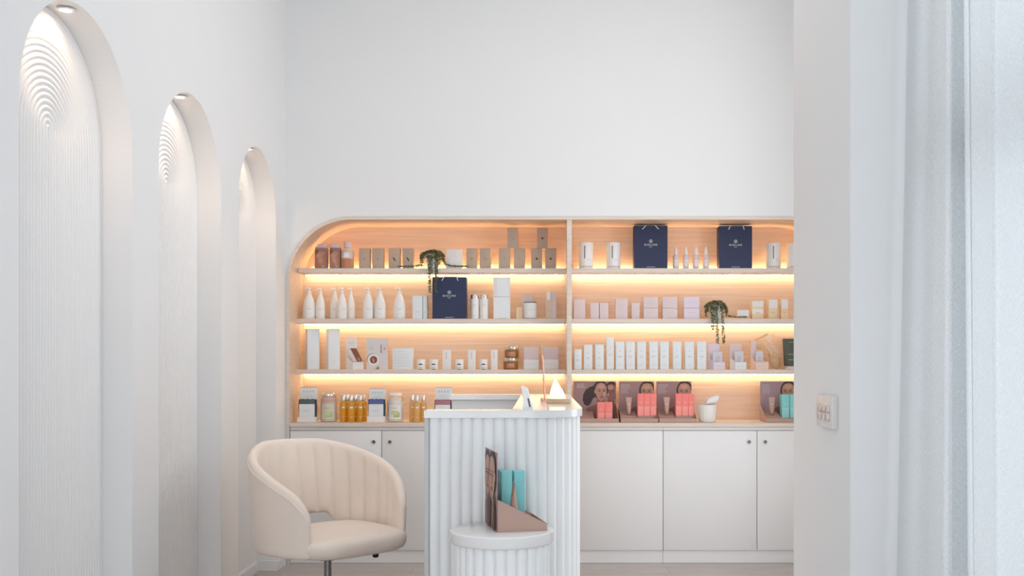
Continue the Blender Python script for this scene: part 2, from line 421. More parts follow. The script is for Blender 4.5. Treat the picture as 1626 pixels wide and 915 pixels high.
# ------------------------------------------------------------------ counter and base cabinets
w = MB(); w.box(XA+.0195, XB-.0195, D-.012, YB+.02, CB, CT-.0004, OAKE, .0015, 1)
ct = w.build('counter', None, (0, 0, 0)); tag(ct, 'long pale oak counter running under the shelving on the white cupboards', 'counter')
DZ0, DZ1 = wz(874, D), wz(684.5, D)
seams = [460.2, 606, 754, 903, 1053, 1202, 1347.8]
cab_labels = ['white handleless double cupboard with small round locks behind the beige swivel chair',
              'white double cupboard mostly hidden behind the fluted reception desk',
              'white double cupboard between the reception desk and the wall with the switch']
for k in range(3):
    a, m_, b = seams[2*k], seams[2*k+1], seams[2*k+2]
    xa, xm, xb = wx(a, D), wx(m_, D), wx(b, D)
    t = thing('base_cabinet', cab_labels[k], 'cabinet', ((xa+xb)/2, D, 0), 0, 'white base cabinets under the counter')
    xc = (xa+xb)/2
    w = MB(); w.box(xa-xc+.001, xb-xc-.001, .02, .33, DZ0, CB-.001, LAC); w.build('body', t)
    w = MB(); w.box(xa-xc+.0005, xb-xc-.0005, .004, .02, DZ1+.0035, CB-.001, LAC, .001, 1); w.build('rail', t)
    w = MB(); w.box(xa-xc+.0005, xb-xc-.0005, .012, .03, .001, DZ0-.002, LAC, .001, 1); w.build('toe_kick', t)
    for x0, x1, kx in ((xa, xm, wx(m_-12.6, D)), (xm, xb, wx(m_+13, D))):
        w = MB(); w.box(x0-xc+.0018, x1-xc-.0018, -.001, .018, DZ0, DZ1, LAC, .0015, 2); d = w.build('door', t)
        w = MB(); M = Matrix.Translation((kx-xc, -.001, wz(702, D))) @ Matrix.Rotation(PI/2, 4, 'X')
        tmp = MB(); tmp.lathe([(.0105, 0), (.0115, .003), (.0105, .006), (.0085, .008), (.006, .0075)], STEEL, 20); w.merge(tmp.bm, STEEL, M)
        tmp = MB(); tmp.lathe([(.0058, .0072), (.005, .0082)], DARK, 16); w.merge(tmp.bm, DARK, M)
        tmp = MB(); tmp.box(-.001, .001, -.0035, .0035, .008, .0088, STEEL); w.merge(tmp.bm, STEEL, M)
        w.build('lock', d)

# ------------------------------------------------------------------ reception desk
DH = 1.05
desk = thing('reception_desk', 'white fluted reception desk with a rounded corner and stone ledge', 'desk', (-.13, 4.4, 0))
def db(w, name, angle=38): return w.build(name, desk, (.13, -4.4, 0), angle=angle)
def fluted(path, pitch, amp, z0, z1, m, seg=8, thick=.03):
    """convex half-round battens following a plan path (list of (x,y,nx,ny,s))"""
    w = MB(); i = w.mi(m); lo, hi = [], []
    for x, y, nx, ny, s in path:
        u = (s/pitch) % 1.0; t = 2*u-1; o = amp*math.sqrt(max(0, 1-t*t)) if abs(t) < .999 else 0
        lo.append(w.bm.verts.new((x+nx*o, y+ny*o, z0))); hi.append(w.bm.verts.new((x+nx*o, y+ny*o, z1)))
    for k in range(len(lo)-1):
        f = w.bm.faces.new([lo[k], lo[k+1], hi[k+1], hi[k]]); f.material_index = i
    return w, lo, hi
PI2 = PI/2
FP, NS = .0383, 10
def desk_path():
    pts = []; s = 0; step = FP/NS
    x0, yf, xr, r, yb = -.397, 3.552, .137, .2, 5.30
    L1 = (xr-r)-x0; La = PI2*r; L2 = yb-(yf+r); n1 = round(L1/FP)*NS; 
    tot = L1+La+L2; n = int(round(tot/FP))*NS; ds = tot/n
    for k in range(n+1):
        q = k*ds
        if q <= L1: pts.append((x0+q, yf, 0, -1, k/NS*FP))
        elif q <= L1+La:
            a = (q-L1)/r; pts.append((xr-r+r*math.sin(a), yf+r-r*math.cos(a), math.sin(a), -math.cos(a), k/NS*FP))
        else: pts.append((xr, yf+r+(q-L1-La), 1, 0, k/NS*FP))
    return pts
w, lo, hi = fluted(desk_path(), FP, .0125, 0.0, DH-.027, FLUTE)
db(w, 'fluted_front', 50)
w = MB()                                           # inner carcass
w.box(-.413, -.397, 3.542, 3.64, 0, DH-.027, GREYP, .001, 1); db(w, 'end_panel')
w = MB(); w.box(-.397, -.05, 3.575, 3.60, 0, DH-.027, LAC); w.box(-.06, -.035, 3.60, 5.20, 0, DH-.027, LAC); w.box(-.47, .125, 5.285, 5.31, 0, DH-.027, LAC); db(w, 'inner_panel')
w = MB(); w.box(-.395, -.062, 3.605, 5.28, .70, .73, LAC, .002, 1); db(w, 'work_surface')
def ledge_poly():
    p = [(-.413, 3.53)]
    r = .19; cx, cy = .157-r, 3.53+r
    p += [(cx+r*math.sin(PI2*k/14), cy-r*math.cos(PI2*k/14)) for k in range(15)]
    p += [(.157, 5.37), (-.478, 5.37), (-.478, 5.27), (-.10, 5.27), (-.10, 3.63), (-.413, 3.63)]
    return p
w = MB(); w.prism(ledge_poly(), DH-.027, DH, STONE)
bmesh.ops.bevel(w.bm, geom=[e for e in w.bm.edges if abs(e.verts[0].co.z-e.verts[1].co.z) < 1e-6], offset=.002, segments=2, affect='EDGES')
db(w, 'stone_ledge', 30)

# round fluted plinth in front of the desk
PX, PY, PR, PH = -.129, 3.352, .175, .66
pl = thing('display_plinth', 'low round fluted white plinth with a smooth top standing against the desk front', 'plinth', (PX, PY, 0))
n = 26; r = .150; path = []
for k in range(n*NS+1):
    a = 2*PI*k/(n*NS); path.append((r*math.cos(a), r*math.sin(a), math.cos(a), math.sin(a), k/NS))
w, lo, hi = fluted(path, 1.0, .0115, 0, PH-.04, FLUTE); w.build('fluted_column', pl, angle=50)
w = MB(); w.lathe([(.171, PH-.04), (PR-.001, PH-.037), (PR, PH-.034), (PR, PH-.004), (PR-.003, PH-.001), (PR-.006, PH)], STONE, 64); w.build('top', pl)

# ------------------------------------------------------------------ swivel chair
ch = thing('swivel_chair', 'beige velvet tub swivel chair with channel-stitched back beside the reception desk', 'chair', (-.955, 4.47, 0), math.radians(45))
def smooth(a, b, x): t = min(1, max(0, (x-a)/(b-a))); return t*t*(3-2*t)
RIM = []
def shell():
    A, B = .305, .285; front = -.24; AF = .236
    base = [(-(AF+(A-AF)*math.sin(PI/2*k/14)), front + k*(.0-front)/14) for k in range(14)]
    base += [(-A*math.cos(PI*k/60)*(1) if k else -A, B*math.sin(PI*k/60)) for k in range(61)]
    base += [(AF+(A-AF)*math.cos(PI/2*(k+1)/14), (k+1)*front/14) for k in range(14)]
    base = [Vector((p[0], p[1])) for p in base]
    # smooth the joins then resample evenly
    for _ in range(3): base = [base[0]] + [(base[i-1]+base[i]*2+base[i+1])/4 for i in range(1, len(base)-1)] + [base[-1]]
    L = [0]
    for a, b in zip(base[:-1], base[1:]): L.append(L[-1]+(b-a).length)
    N = 240; pts = []; j = 0
    for k in range(N+1):
        s = L[-1]*k/N
        while j < len(L)-2 and L[j+1] < s: j += 1
        t = (s-L[j])/(L[j+1]-L[j]); pts.append(base[j].lerp(base[j+1], t))
    nor = []
    for k in range(N+1):
        t = (pts[min(N, k+1)]-pts[max(0, k-1)]).normalized(); nor.append(Vector((-t.y, t.x)))   # outward for this winding
    tot = L[-1]; th = .043; NCH = 15
    w = MB(); i = w.mi(VELVET); rows = []
    for k in range(N+1):
        s = k/N; d = abs(s-.5)*2; e = min(s, 1-s)*tot        # e: distance from the arm's front end
        top = .858 - .225*max(0, (d-.16)/.84)**1.45
        bot = .505 if d < .22 else .505-.11*smooth(.22, .34, d)
        q = min(1, e/.055); rnd = math.sqrt(max(0, 1-(1-q)**2))
        q2 = min(1, e/.11); top -= .075*(1-math.sqrt(max(0, 1-(1-q2)**2))); bot += .012*(1-rnd)
        T = th*(.12+.88*rnd)
        sect = []
        NV = 14
        def P(z, off):
            g = (z-.4)/.45
            fl = .022*g*(1-d*.3); lean = .055*max(0, g)**1.3*max(0, 1-d*1.5)
            p = pts[k]+nor[k]*(off+fl)
            return (p.x, p.y+lean, z)
        for v in range(NV+1): sect.append(P(bot+.014+(top-.028-bot-.014)*v/NV, T/2))
        for v in range(1, 7): a = PI*v/7; sect.append(P(top-.028+.028*math.sin(a), T/2*math.cos(a)))
        cs = (s-.09)/.82*NCH; inchan = 0 <= cs <= NCH
        sc = (abs(math.sin(PI*cs))**.42) if inchan else .8
        for v in range(NV+1):
            u = v/NV; z = top-.028-(top-.028-bot-.014)*u
            fade = min(1, u/.10)
            sect.append(P(z, -T/2-(.017*(sc-.8)*fade*rnd)))
        for v in range(1, 4): a = PI*v/4; sect.append(P(bot+.014-.014*math.sin(a), -T/2*math.cos(a)))
        if d < .985: RIM.append(Vector(P(top-.030, T/2+.0015)))
        rows.append([w.bm.verts.new(p) for p in sect])
    n = len(rows[0])
    for k in range(N):
        for v in range(n):
            f = w.bm.faces.new([rows[k][v], rows[k][(v+1) % n], rows[k+1][(v+1) % n], rows[k+1][v]]); f.material_index = i
    w.bm.faces.new(rows[0]); w.bm.faces.new(rows[-1][::-1])
    return w
shell().build('backrest_shell', ch, angle=75)
w = MB(); w.tube(RIM, .0032, VELVET, 8); w.build('piping', ch)
def seat():
    w = MB(); N = 72
    def se(ax, ay, cy, z, crown=0, n=3.6):
        out = []
        for k in range(N):
            a = 2*PI*k/N; c, s = math.cos(a), math.sin(a)
            x = ax*abs(c)**(2/n)*(1 if c > 0 else -1); y = ay*abs(s)**(2/n)*(1 if s > 0 else -1)
            out.append((x, cy+y-.015, z + .007 + crown*(1-(y/ay if ay else 0)**2*.3)))
        return out
    prof = [(.215, .385), (.245, .388), (.262, .398), (.270, .415), (.272, .435), (.268, .452), (.256, .464), (.235, .471), (.19, .476), (.12, .479), (.04, .480)]
    loops = []
    for a, z in prof:
        f = a/.272
        loops.append([(x, y if y < .05 else .05+(y-.05)*.86, zz) for x, y, zz in se(a, a*1.0, -.045, z)])
    return w.loft(loops, VELVET)
seat().build('seat', ch, angle=60)
w = MB(); w.box(-.11, .11, -.12, .10, .358, .386, DARK, .006, 2); w.lathe([(.036, .335), (.036, .36)], DARK, 20); w.build('mechanism', ch)
w = MB(); w.tube([(.02, -.02, .372), (.14, -.03, .362), (.225, -.035, .338)], .006, DARK, 10); w.lathe([(.005, -.012), (.013, -.009), (.016, .004), (.013, .014), (.004, .016)], DARK, 14, (.235, -.036, .328)); w.build('lever', ch)
w = MB(); w.lathe([(.025, .10), (.025, .23), (.0165, .232), (.0165, .34)], STEEL, 24); w.build('gas_lift', ch)
w = MB(); w.lathe([(.02, .07), (.045, .075), (.045, .12), (.03, .13)], STEEL, 24); w.build('hub', ch)
for k in range(5):
    a = 2*PI*k/5+.3; c, s = math.cos(a), math.sin(a)
    w = MB(); w.tube([(c*.03, s*.03, .10), (c*.16, s*.16, .09), (c*.29, s*.29, .072)], [.02, .017, .013], STEEL, 10); lg = w.build('leg', ch)
    w = MB(); M = Matrix.Translation((c*.29, s*.29, .028)) @ Matrix.Rotation(a, 4, 'Z') @ Matrix.Rotation(PI/2, 4, 'X')
    for off in (-.016, .016):
        tmp = MB(); tmp.lathe([(.02, off-.007), (.027, off-.004), (.027, off+.004), (.02, off+.007)], DARK, 20); w.merge(tmp.bm, DARK, M)
    w.tube([(c*.29, s*.29, .028), (c*.29, s*.29, .062)], .006, DARK, 8); w.build('caster', lg)

# ------------------------------------------------------------------ sheer curtain in front of the near window
CURT = bpy.data.materials.new('sheer_linen'); CURT.use_nodes = True
nt = CURT.node_tree; nt.nodes.clear()
o_ = nt.nodes.new('ShaderNodeOutputMaterial'); tr = nt.nodes.new('ShaderNodeBsdfTransparent'); df = nt.nodes.new('ShaderNodeBsdfDiffuse'); tl = nt.nodes.new('ShaderNodeBsdfTranslucent')
m1 = nt.nodes.new('ShaderNodeMixShader'); m2 = nt.nodes.new('ShaderNodeMixShader')
df.inputs[0].default_value = lin((242, 242, 241)); tl.inputs[0].default_value = lin((242, 242, 241)); m1.inputs[0].default_value = .5
uv = nt.nodes.new('ShaderNodeUVMap'); uv.uv_map = 'weave'
def thread(sx, sy):
    mp = nt.nodes.new('ShaderNodeMapping'); mp.inputs['Scale'].default_value = (sx, sy, 1); nz = nt.nodes.new('ShaderNodeTexNoise'); nz.inputs['Scale'].default_value = 1; nz.inputs['Detail'].default_value = 2
    nt.links.new(uv.outputs[0], mp.inputs[0]); nt.links.new(mp.outputs[0], nz.inputs['Vector']); return nz.outputs['Fac']
ad = nt.nodes.new('ShaderNodeMath'); ad.operation = 'ADD'; nt.links.new(thread(900, 90), ad.inputs[0]); nt.links.new(thread(90, 900), ad.inputs[1])
mr = nt.nodes.new('ShaderNodeMapRange'); mr.inputs[1].default_value = .7; mr.inputs[2].default_value = 1.3; mr.inputs[3].default_value = .17; mr.inputs[4].default_value = .45
nt.links.new(ad.outputs[0], mr.inputs[0]); nt.links.new(mr.outputs[0], m2.inputs[0])
nt.links.new(df.outputs[0], m1.inputs[1]); nt.links.new(tl.outputs[0], m1.inputs[2]); nt.links.new(m1.outputs[0], m2.inputs[1]); nt.links.new(tr.outputs[0], m2.inputs[2]); nt.links.new(m2.outputs[0], o_.inputs[0])
def curtain():
    top = [(1440, 3.06), (1447, 2.98), (1477, 2.74), (1490, 2.68), (1510, 2.59), (1503, 2.75), (1538, 2.76), (1530, 2.50), (1556, 2.40), (1575, 2.32), (1584, 2.32), (1660, 2.16), (1668, 2.20), (1545, 2.54), (1550, 2.56), (1660, 2.26), (1690, 2.22), (1660, 2.12), (1780, 1.86), (1830, 1.88), (1800, 1.78), (2000, 1.5), (2080, 1.52), (2060, 1.42), (2400, 1.08)]
    bot = [(1425, 3.06), (1430, 2.98), (1455, 2.78), (1475, 2.70), (1505, 2.59), (1499, 2.75), (1545, 2.76), (1537, 2.50), (1562, 2.40), (1580, 2.32), (1589, 2.32), (1670, 2.16), (1678, 2.20), (1552, 2.54), (1557, 2.56), (1670, 2.26), (1700, 2.22), (1670, 2.12), (1790, 1.86), (1840, 1.88), (1810, 1.78), (2010, 1.5), (2090, 1.52), (2070, 1.42), (2420, 1.08)]
    z0, z1 = .03, 3.5; za, zb = H+.576*0+(576-915)*2.6/F, H+576*2.6/F
    def plan(f):
        pts = []
        for a, b in zip(top, bot):
            px = b[0]+(a[0]-b[0])*f; y = b[1]+(a[1]-b[1])*f; pts.append(Vector((px-CX, 0, 0))*0 + Vector(((px-CX)*y/F, y, 0)))
        out = []
        n = len(pts)
        for i in range(n-1):                                  # Catmull-Rom through the fold points
            p0, p1, p2, p3 = pts[max(0, i-1)], pts[i], pts[i+1], pts[min(n-1, i+2)]
            for k in range(10):
                t = k/10; tn = .45
                m1 = (p2-p0)*tn*.6; m2 = (p3-p1)*tn*.6
                out.append(p1*(2*t**3-3*t*t+1)+m1*(t**3-2*t*t+t)+p2*(-2*t**3+3*t*t)+m2*(t**3-t*t))
        out.append(pts[-1]); return out
    w = MB(); i = w.mi(CURT); NZ = 40; rows = []; uvs = {}
    for k in range(NZ+1):
        z = z0+(z1-z0)*k/NZ; f = min(1.25, max(-.25, (z-za)/(zb-za))); row = []; s = 0; last = None
        for p in plan(f):
            if last is not None: s += (p-last).length
            last = p; v = w.bm.verts.new((p.x, p.y, z)); uvs[v] = (s, z); row.append(v)
        rows.append(row)
    lay = w.bm.loops.layers.uv.new('weave')
    for k in range(NZ):
        for a in range(len(rows[0])-1):
            f = w.bm.faces.new([rows[k][a], rows[k][a+1], rows[k+1][a+1], rows[k+1][a]]); f.material_index = i
            for l in f.loops: l[lay].uv = uvs[l.vert]
    return w
ct_ = thing('sheer_curtain', 'floor-length pale blue-white sheer linen curtain hanging in loose folds over the window', 'curtain', (1.1, 2.2, 0))
curtain().build('fabric', ct_, (-1.1, -2.2, 0), angle=80, recalc=False)
w = MB(); w.box(1.05, 1.19, .9, YN-.002, 3.5, 3.55, WHITEG, .004, 1); w.build('track', ct_, (-1.1, -2.2, 0))

# ------------------------------------------------------------------ light switch on the pier
ya, yb = 1580*(XP-.021)/(1296-CX), 1580*(XP-.021)/(1320.5-CX)     # far, near
zt, zb_ = wz(629.5, yb), wz(682, yb)
t = thing('light_switch', 'white six-rocker wall switch plate on the pier wall', 'switch', (XP, (ya+yb)/2, (zt+zb_)/2))
yc, zc = (ya+yb)/2, (zt+zb_)/2
w = MB(); w.box(-.021, .0, yb-yc, ya-yc, zb_-zc, zt-zc, SWITCH, .0025, 2); w.build('plate', t)
hh = zt-zb_
for r_, (u0, u1) in enumerate(((.30, .50), (.53, .78))):
    for k in range(3):
        a0 = yb-yc+.022+k*(ya-yb-.044)/3; a1 = a0+(ya-yb-.044)/3-.008
        w = MB(); w.box(-.026, -.019, a0, a1, zt-zc-hh*u1, zt-zc-hh*u0, ROCKER, .002, 2, Matrix.Rotation(.04, 4, 'Y')); w.build('rocker', t)

# ------------------------------------------------------------------ things on the desk
def dz(y): return DH
t = thing('payment_terminal', 'small white card terminal tilted on the stone ledge of the desk', 'terminal', (-.062, 3.66, DH))
w = MB(); w.prism([(-.004, .0), (.034, .0), (.034, .012), (.026, .03), (.016, .075), (-.004, .086), (-.009, .083), (.0, .04)], -.04, .045, WHITEG, Matrix(((1, 0, 0, 0), (0, 0, 1, 0), (0, 1, 0, 0), (0, 0, 0, 1)))); w.build('body', t)
w = MB(); w.quad([(-.0022, -.034, .044), (-.0022, .038, .044), (-.0092, .038, .079), (-.0092, -.034, .079)], SLATE); w.build('screen', t)
w = MB(); M = Matrix.Translation((.021, -.0405, .024)) @ Matrix.Rotation(-.22, 4, 'Y'); w.box(-.003, .003, -.001, .001, -.016, .016, SLATE, M=M); w.build('card_slot', t)

t = thing('sign_holder', 'slim rose gold sign holder seen edge-on beside the glowing pyramid lamp', 'sign holder', (.016, 4.34, DH))
w = MB(); w.box(-.014, .014, -.03, .10, 0, .004, COPPER, .0015, 2)
w.lathe([(.012, 0), (.013, .006), (.009, .012), (.004, .014)], COPPER, 20, (-.004, -.018, .003)); w.build('base', t)
w = MB(); w.tube([(.004, -.012, .012), (-.002, -.012, .13), (-.007, -.012, .20)], .0035, COPPER, 10); w.tube([(.004, .085, .004), (-.002, .085, .13), (-.007, .085, .20)], .0035, COPPER, 10); w.tube([(-.007, -.012, .20), (-.007, .085, .20)], .003, COPPER, 10); w.build('frame', t)
w = MB(); M = Matrix.Translation((-.008, 0, .19)) @ Matrix.Rotation(-.03, 4, 'Y'); w.box(-.0015, .0015, -.012, .085, -.10, .062, ACRYL, .0006, 1, M); w.build('panel', t)

t = thing('crystal_lamp', 'glowing white pyramid crystal lamp on a small pale wooden base at the desk corner', 'lamp', (.075, 4.16, DH))
w = MB(); w.box(-.050, .050, -.045, .045, 0, .020, PALEWOOD, .003, 2); w.build('base', t)
w = MB(); rr = random.Random(3); loops = []
for k in range(8):
    u = k/7; z = .021+.083*u; r0 = .036*(1-u)**.92+.0015; cx = -.004-.010*u; 
    loops.append([(cx+r0*(1+rr.uniform(-.06, .06))*math.cos(a)*(1.0), r0*(1+rr.uniform(-.06, .06))*math.sin(a), z+rr.uniform(-.002, .002)*(0 < k < 7)) for a in [2*PI*q/9 for q in range(9)]])
w.loft(loops, LAMPG); w.build('crystal', t, angle=20)
# ------------------------------------------------------------------ goods on the shelves
YF = 6.232
E = .0005
def span(x0, x1, ytop, zs, Y=YF):
    a, b = wx(x0, Y), wx(x1, Y); return (a+b)/2, b-a, wz(ytop, Y)-zs
def patch(w, r, a0, a1, z0, z1, m, n=8, c=(0, 0)):          # printed label wrapped on a round body; angle 0 faces -Y
    i = w.mi(m); lo, hi = [], []
    for k in range(n+1):
        a = a0+(a1-a0)*k/n; x, y = c[0]+r*math.sin(a), c[1]-r*math.cos(a)
        lo.append(w.bm.verts.new((x, y, z0))); hi.append(w.bm.verts.new((x, y, z1)))
    for k in range(n):
        f = w.bm.faces.new([lo[k], lo[k+1], hi[k+1], hi[k]]); f.material_index = i
def lines(mb, x0, x1, z0, z1, y, m, n, rnd=random.Random(5)):
    for k in range(n):
        z = z1-(z1-z0)*(k+.5)/n; e = x1-(x1-x0)*rnd.uniform(0, .35); mb.rect(x0, e, z-.0007, z+.0007, y, m)

# --- cartons -------------------------------------------------------
def carton_mesh(wd, h, d, m, deco=None, lid=None):
    w = MB(); w.box(-wd/2, wd/2, -d/2, d/2, 0, h, m, .0011, 2)
    y = -d/2-.0004
    w.rect(-wd/2+.002, wd/2-.002, h-.0042, h-.0036, y, GREYT if m in (TAUPE,) else PALEPRINT)   # tuck flap crease
    if deco: deco(w, wd, h, y)
    return w
def carton(x0, x1, ytop, zs, m, label, group, deco=None, Y=YF, d=None, yaw=0, name='carton', cat='box', z_off=0):
    xc, wd, h = span(x0, x1, ytop, zs+z_off, Y); d = d or min(.085, max(.03, wd*.95))
    w = carton_mesh(wd, h, d, m, deco)
    o = w.build(name, None, (xc, Y+d/2*math.cos(yaw)+wd/2*abs(math.sin(yaw)), zs+E+z_off), yaw)
    return tag(o, label, cat, group)
def d_mark(w, wd, h, y): w.disc(0, h*.47, .0018, .006, y, LEAFPRINT, 10, .1)
def d_feather(w, wd, h, y):
    for k in (-1, 0, 1): w.disc(k*.0035, h*.46-k*.003, .0028, .0125, y-.0001*(k+1), LEAFPRINT, 12, .38)
def d_orange(w, wd, h, y): w.disc(0, h*.47, .009, .008, y, ORANGEP, 14)
def d_red(w, wd, h, y): w.disc(0, h*.48, .007, .007, y, REDP, 14); w.disc(.002, h*.48+.008, .0012, .004, y, LEAFPRINT, 8, .4)
def d_pale(w, wd, h, y):
    for k in (-1, 1): w.disc(k*.004, h*.5, .0022, .015, y, PALELEAF, 10, -k*.35)
def d_text(n=2, f=.5, m=None):
    def g(w, wd, h, y): lines(w, -wd*.25, wd*.28, h*(f-.05*n), h*(f+.05*n), y, m or GREYT, n)
    return g
def d_slim(w, wd, h, y):
    w.disc(0, h*.66, .0035, .0035, y, PALEPRINT, 12); lines(w, -wd*.22, wd*.24, h*.42, h*.5, y, GREYT, 2); lines(w, -wd*.2, wd*.2, h*.12, h*.2, y, PALEPRINT, 2)

def pouch(x0, x1, ytop, ycut, label, skew):
    Y = 6.225; xc, wd, h = span(x0, x1, ytop, S1, Y); hc = wz(ycut, Y)-S1
    t = thing('bath_pouch', label, 'pouch', (xc, Y+.03, S1+E))
    w = MB(); loops = []
    def ring(a, b, z, cx=0, n=4):
        return [(cx+a*(1 if c > 0 else -1)*abs(c)**(2/n), b*(1 if s > 0 else -1)*abs(s)**(2/n), z) for c, s in [(math.cos(2*PI*k/28), math.sin(2*PI*k/28)) for k in range(28)]]
    w.loft([ring(wd*.49, .028, 0), ring(wd*.5, .029, .004), ring(wd*.5, .028, hc*.6), ring(wd*.49, .024, hc*.92), ring(wd*.45, .020, hc)], MAUVE); w.build('sleeve', t)
    w = MB(); w.loft([ring(wd*.46, .021, hc+.0002), ring(wd*.46, .018, hc+(h-hc)*.35, skew), ring(wd*.33, .014, hc+(h-hc)*.5, skew), ring(wd*.31, .013, h*.99, skew), ring(wd*.27, .010, h, skew)], LILAC); w.build('top', t)
    w = MB(); y = -.0305
    w.flat([(-wd*.46, .003), (wd*.46, .003), (wd*.46, hc*.9), (-wd*.44, hc*.93)], y, mat('pouch_photo_ground', (164, 120, 108), .55)); w.disc(-wd*.3, hc*.75, wd*.14, hc*.16, y-.0003, BROWNP, 14)
    w.disc(0, hc*.42, wd*.27, hc*.30, y-.0004, BROWNL, 20, .2); w.disc(-wd*.05, hc*.66, wd*.32, hc*.12, y-.0008, SKINL, 18, .5); w.disc(wd*.1, hc*.74, wd*.24, hc*.09, y-.0012, SKIN, 18, -.3)
    w.disc(-wd*.02, hc*.40, wd*.15, hc*.15, y-.0012, SKINL, 18, .3); lines(w, .005, wd*.4, hc*.05, hc*.14, y-.0012, WPRINT, 2); w.build('photo_print', t)
pouch(498.8, 519.6, 387, 393.3, 'brown photo pouch with pink top at the curved end of the top shelf', 0)
pouch(522.5, 540.3, 385, 393.3, 'brown photo pouch with offset pink top next to the tan-label bottle', -.006)

def apothecary():
    Y = 6.25; xc, wd, h = span(541.5, 562, 385, S1, Y); r = wd/2
    t = thing('soak_bottle', 'clear bottle with white cap and tan lower half on the top shelf', 'bottle', (xc, Y, S1+E))
    w = MB(); w.lathe([(r*.9, 0), (r, .004), (r, .062), ], mat('tan_bath_soak', (206, 158, 112), .7, noise=.1, nscale=80), 28); w.build('contents', t)
    w = MB(); w.lathe([(r, .0622), (r, .098), (r*.93, .110), (r*.68, .121), (r*.5, .126), (r*.5, .134)], mat('frosted_bottle', (232, 226, 222), .2, trans=.3), 28); w.build('shoulder', t)
    w = MB(); w.lathe([(r*.56, .1342), (r*.58, .136), (r*.58, h-.002), (r*.54, h)], LILAC, 28); w.build('cap', t)
    w = MB(); patch(w, r+.0006, -.75, .75, .004, .058, BROWNL); patch(w, r+.001, -.4, .4, .068, .098, WHITE); w.build('label', t)
apothecary()

TG = 'taupe cartons on the top shelf'
TP = [(570, 587, 394.4, 0, d_mark, 'taupe carton with a tiny mark, the one just after the tan-label bottle'),
      (591, 609, 394.4, 0, d_mark, 'taupe carton with a tiny mark, just before the feather cartons'),
      (617, 635, 394.4, 0, d_feather, 'taupe carton with dark feather print farther from the trailing plant'),
      (639.5, 656, 394.4, 0, d_feather, 'taupe carton with dark feather print right next to the trailing plant'),
      (740.6, 757, 394.4, 0, d_orange, 'taupe carton with an orange dot next to the white carton by the plant'),
      (762, 779, 394.4, 0, d_orange, 'taupe carton with an orange dot next to the pale-leaf pyramid'),
      (792, 810, 394.4, 0, d_pale, 'taupe carton with pale leaf print, bottom of its pyramid, on the plant side'),
      (815.8, 833.4, 394.4, 0, d_pale, 'taupe carton with pale leaf print, bottom of its pyramid, on the red-dot side'),
      (843.4, 861, 394.4, 0, d_red, 'taupe carton with a red dot, bottom of its pyramid, on the pale-leaf side'),
      (865.6, 883.2, 394.4, 0, d_red, 'taupe carton with a red dot, bottom of its pyramid, beside the shelf divider')]
for x0, x1, yt, zo, dc, lb in TP: carton(x0, x1, yt, S1, TAUPE, lb, TG, dc, d=.055)
hh = span(792, 810, 394.4, S1)[2]+.0007
carton(805.6, 822.6, 362, S1, TAUPE, 'taupe carton with pale leaf print balanced on top of two others', TG, d_pale, d=.055, z_off=hh)
carton(852.8, 869.8, 362, S1, TAUPE, 'taupe carton with a red dot balanced on top of two others', TG, d_red, d=.055, z_off=hh)
carton(708.4, 733.3, 395.8, S1, WHITE, 'square white carton on the top shelf behind the trailing plant strand', None, d_text(3, .7, PALEPRINT), d=.06)

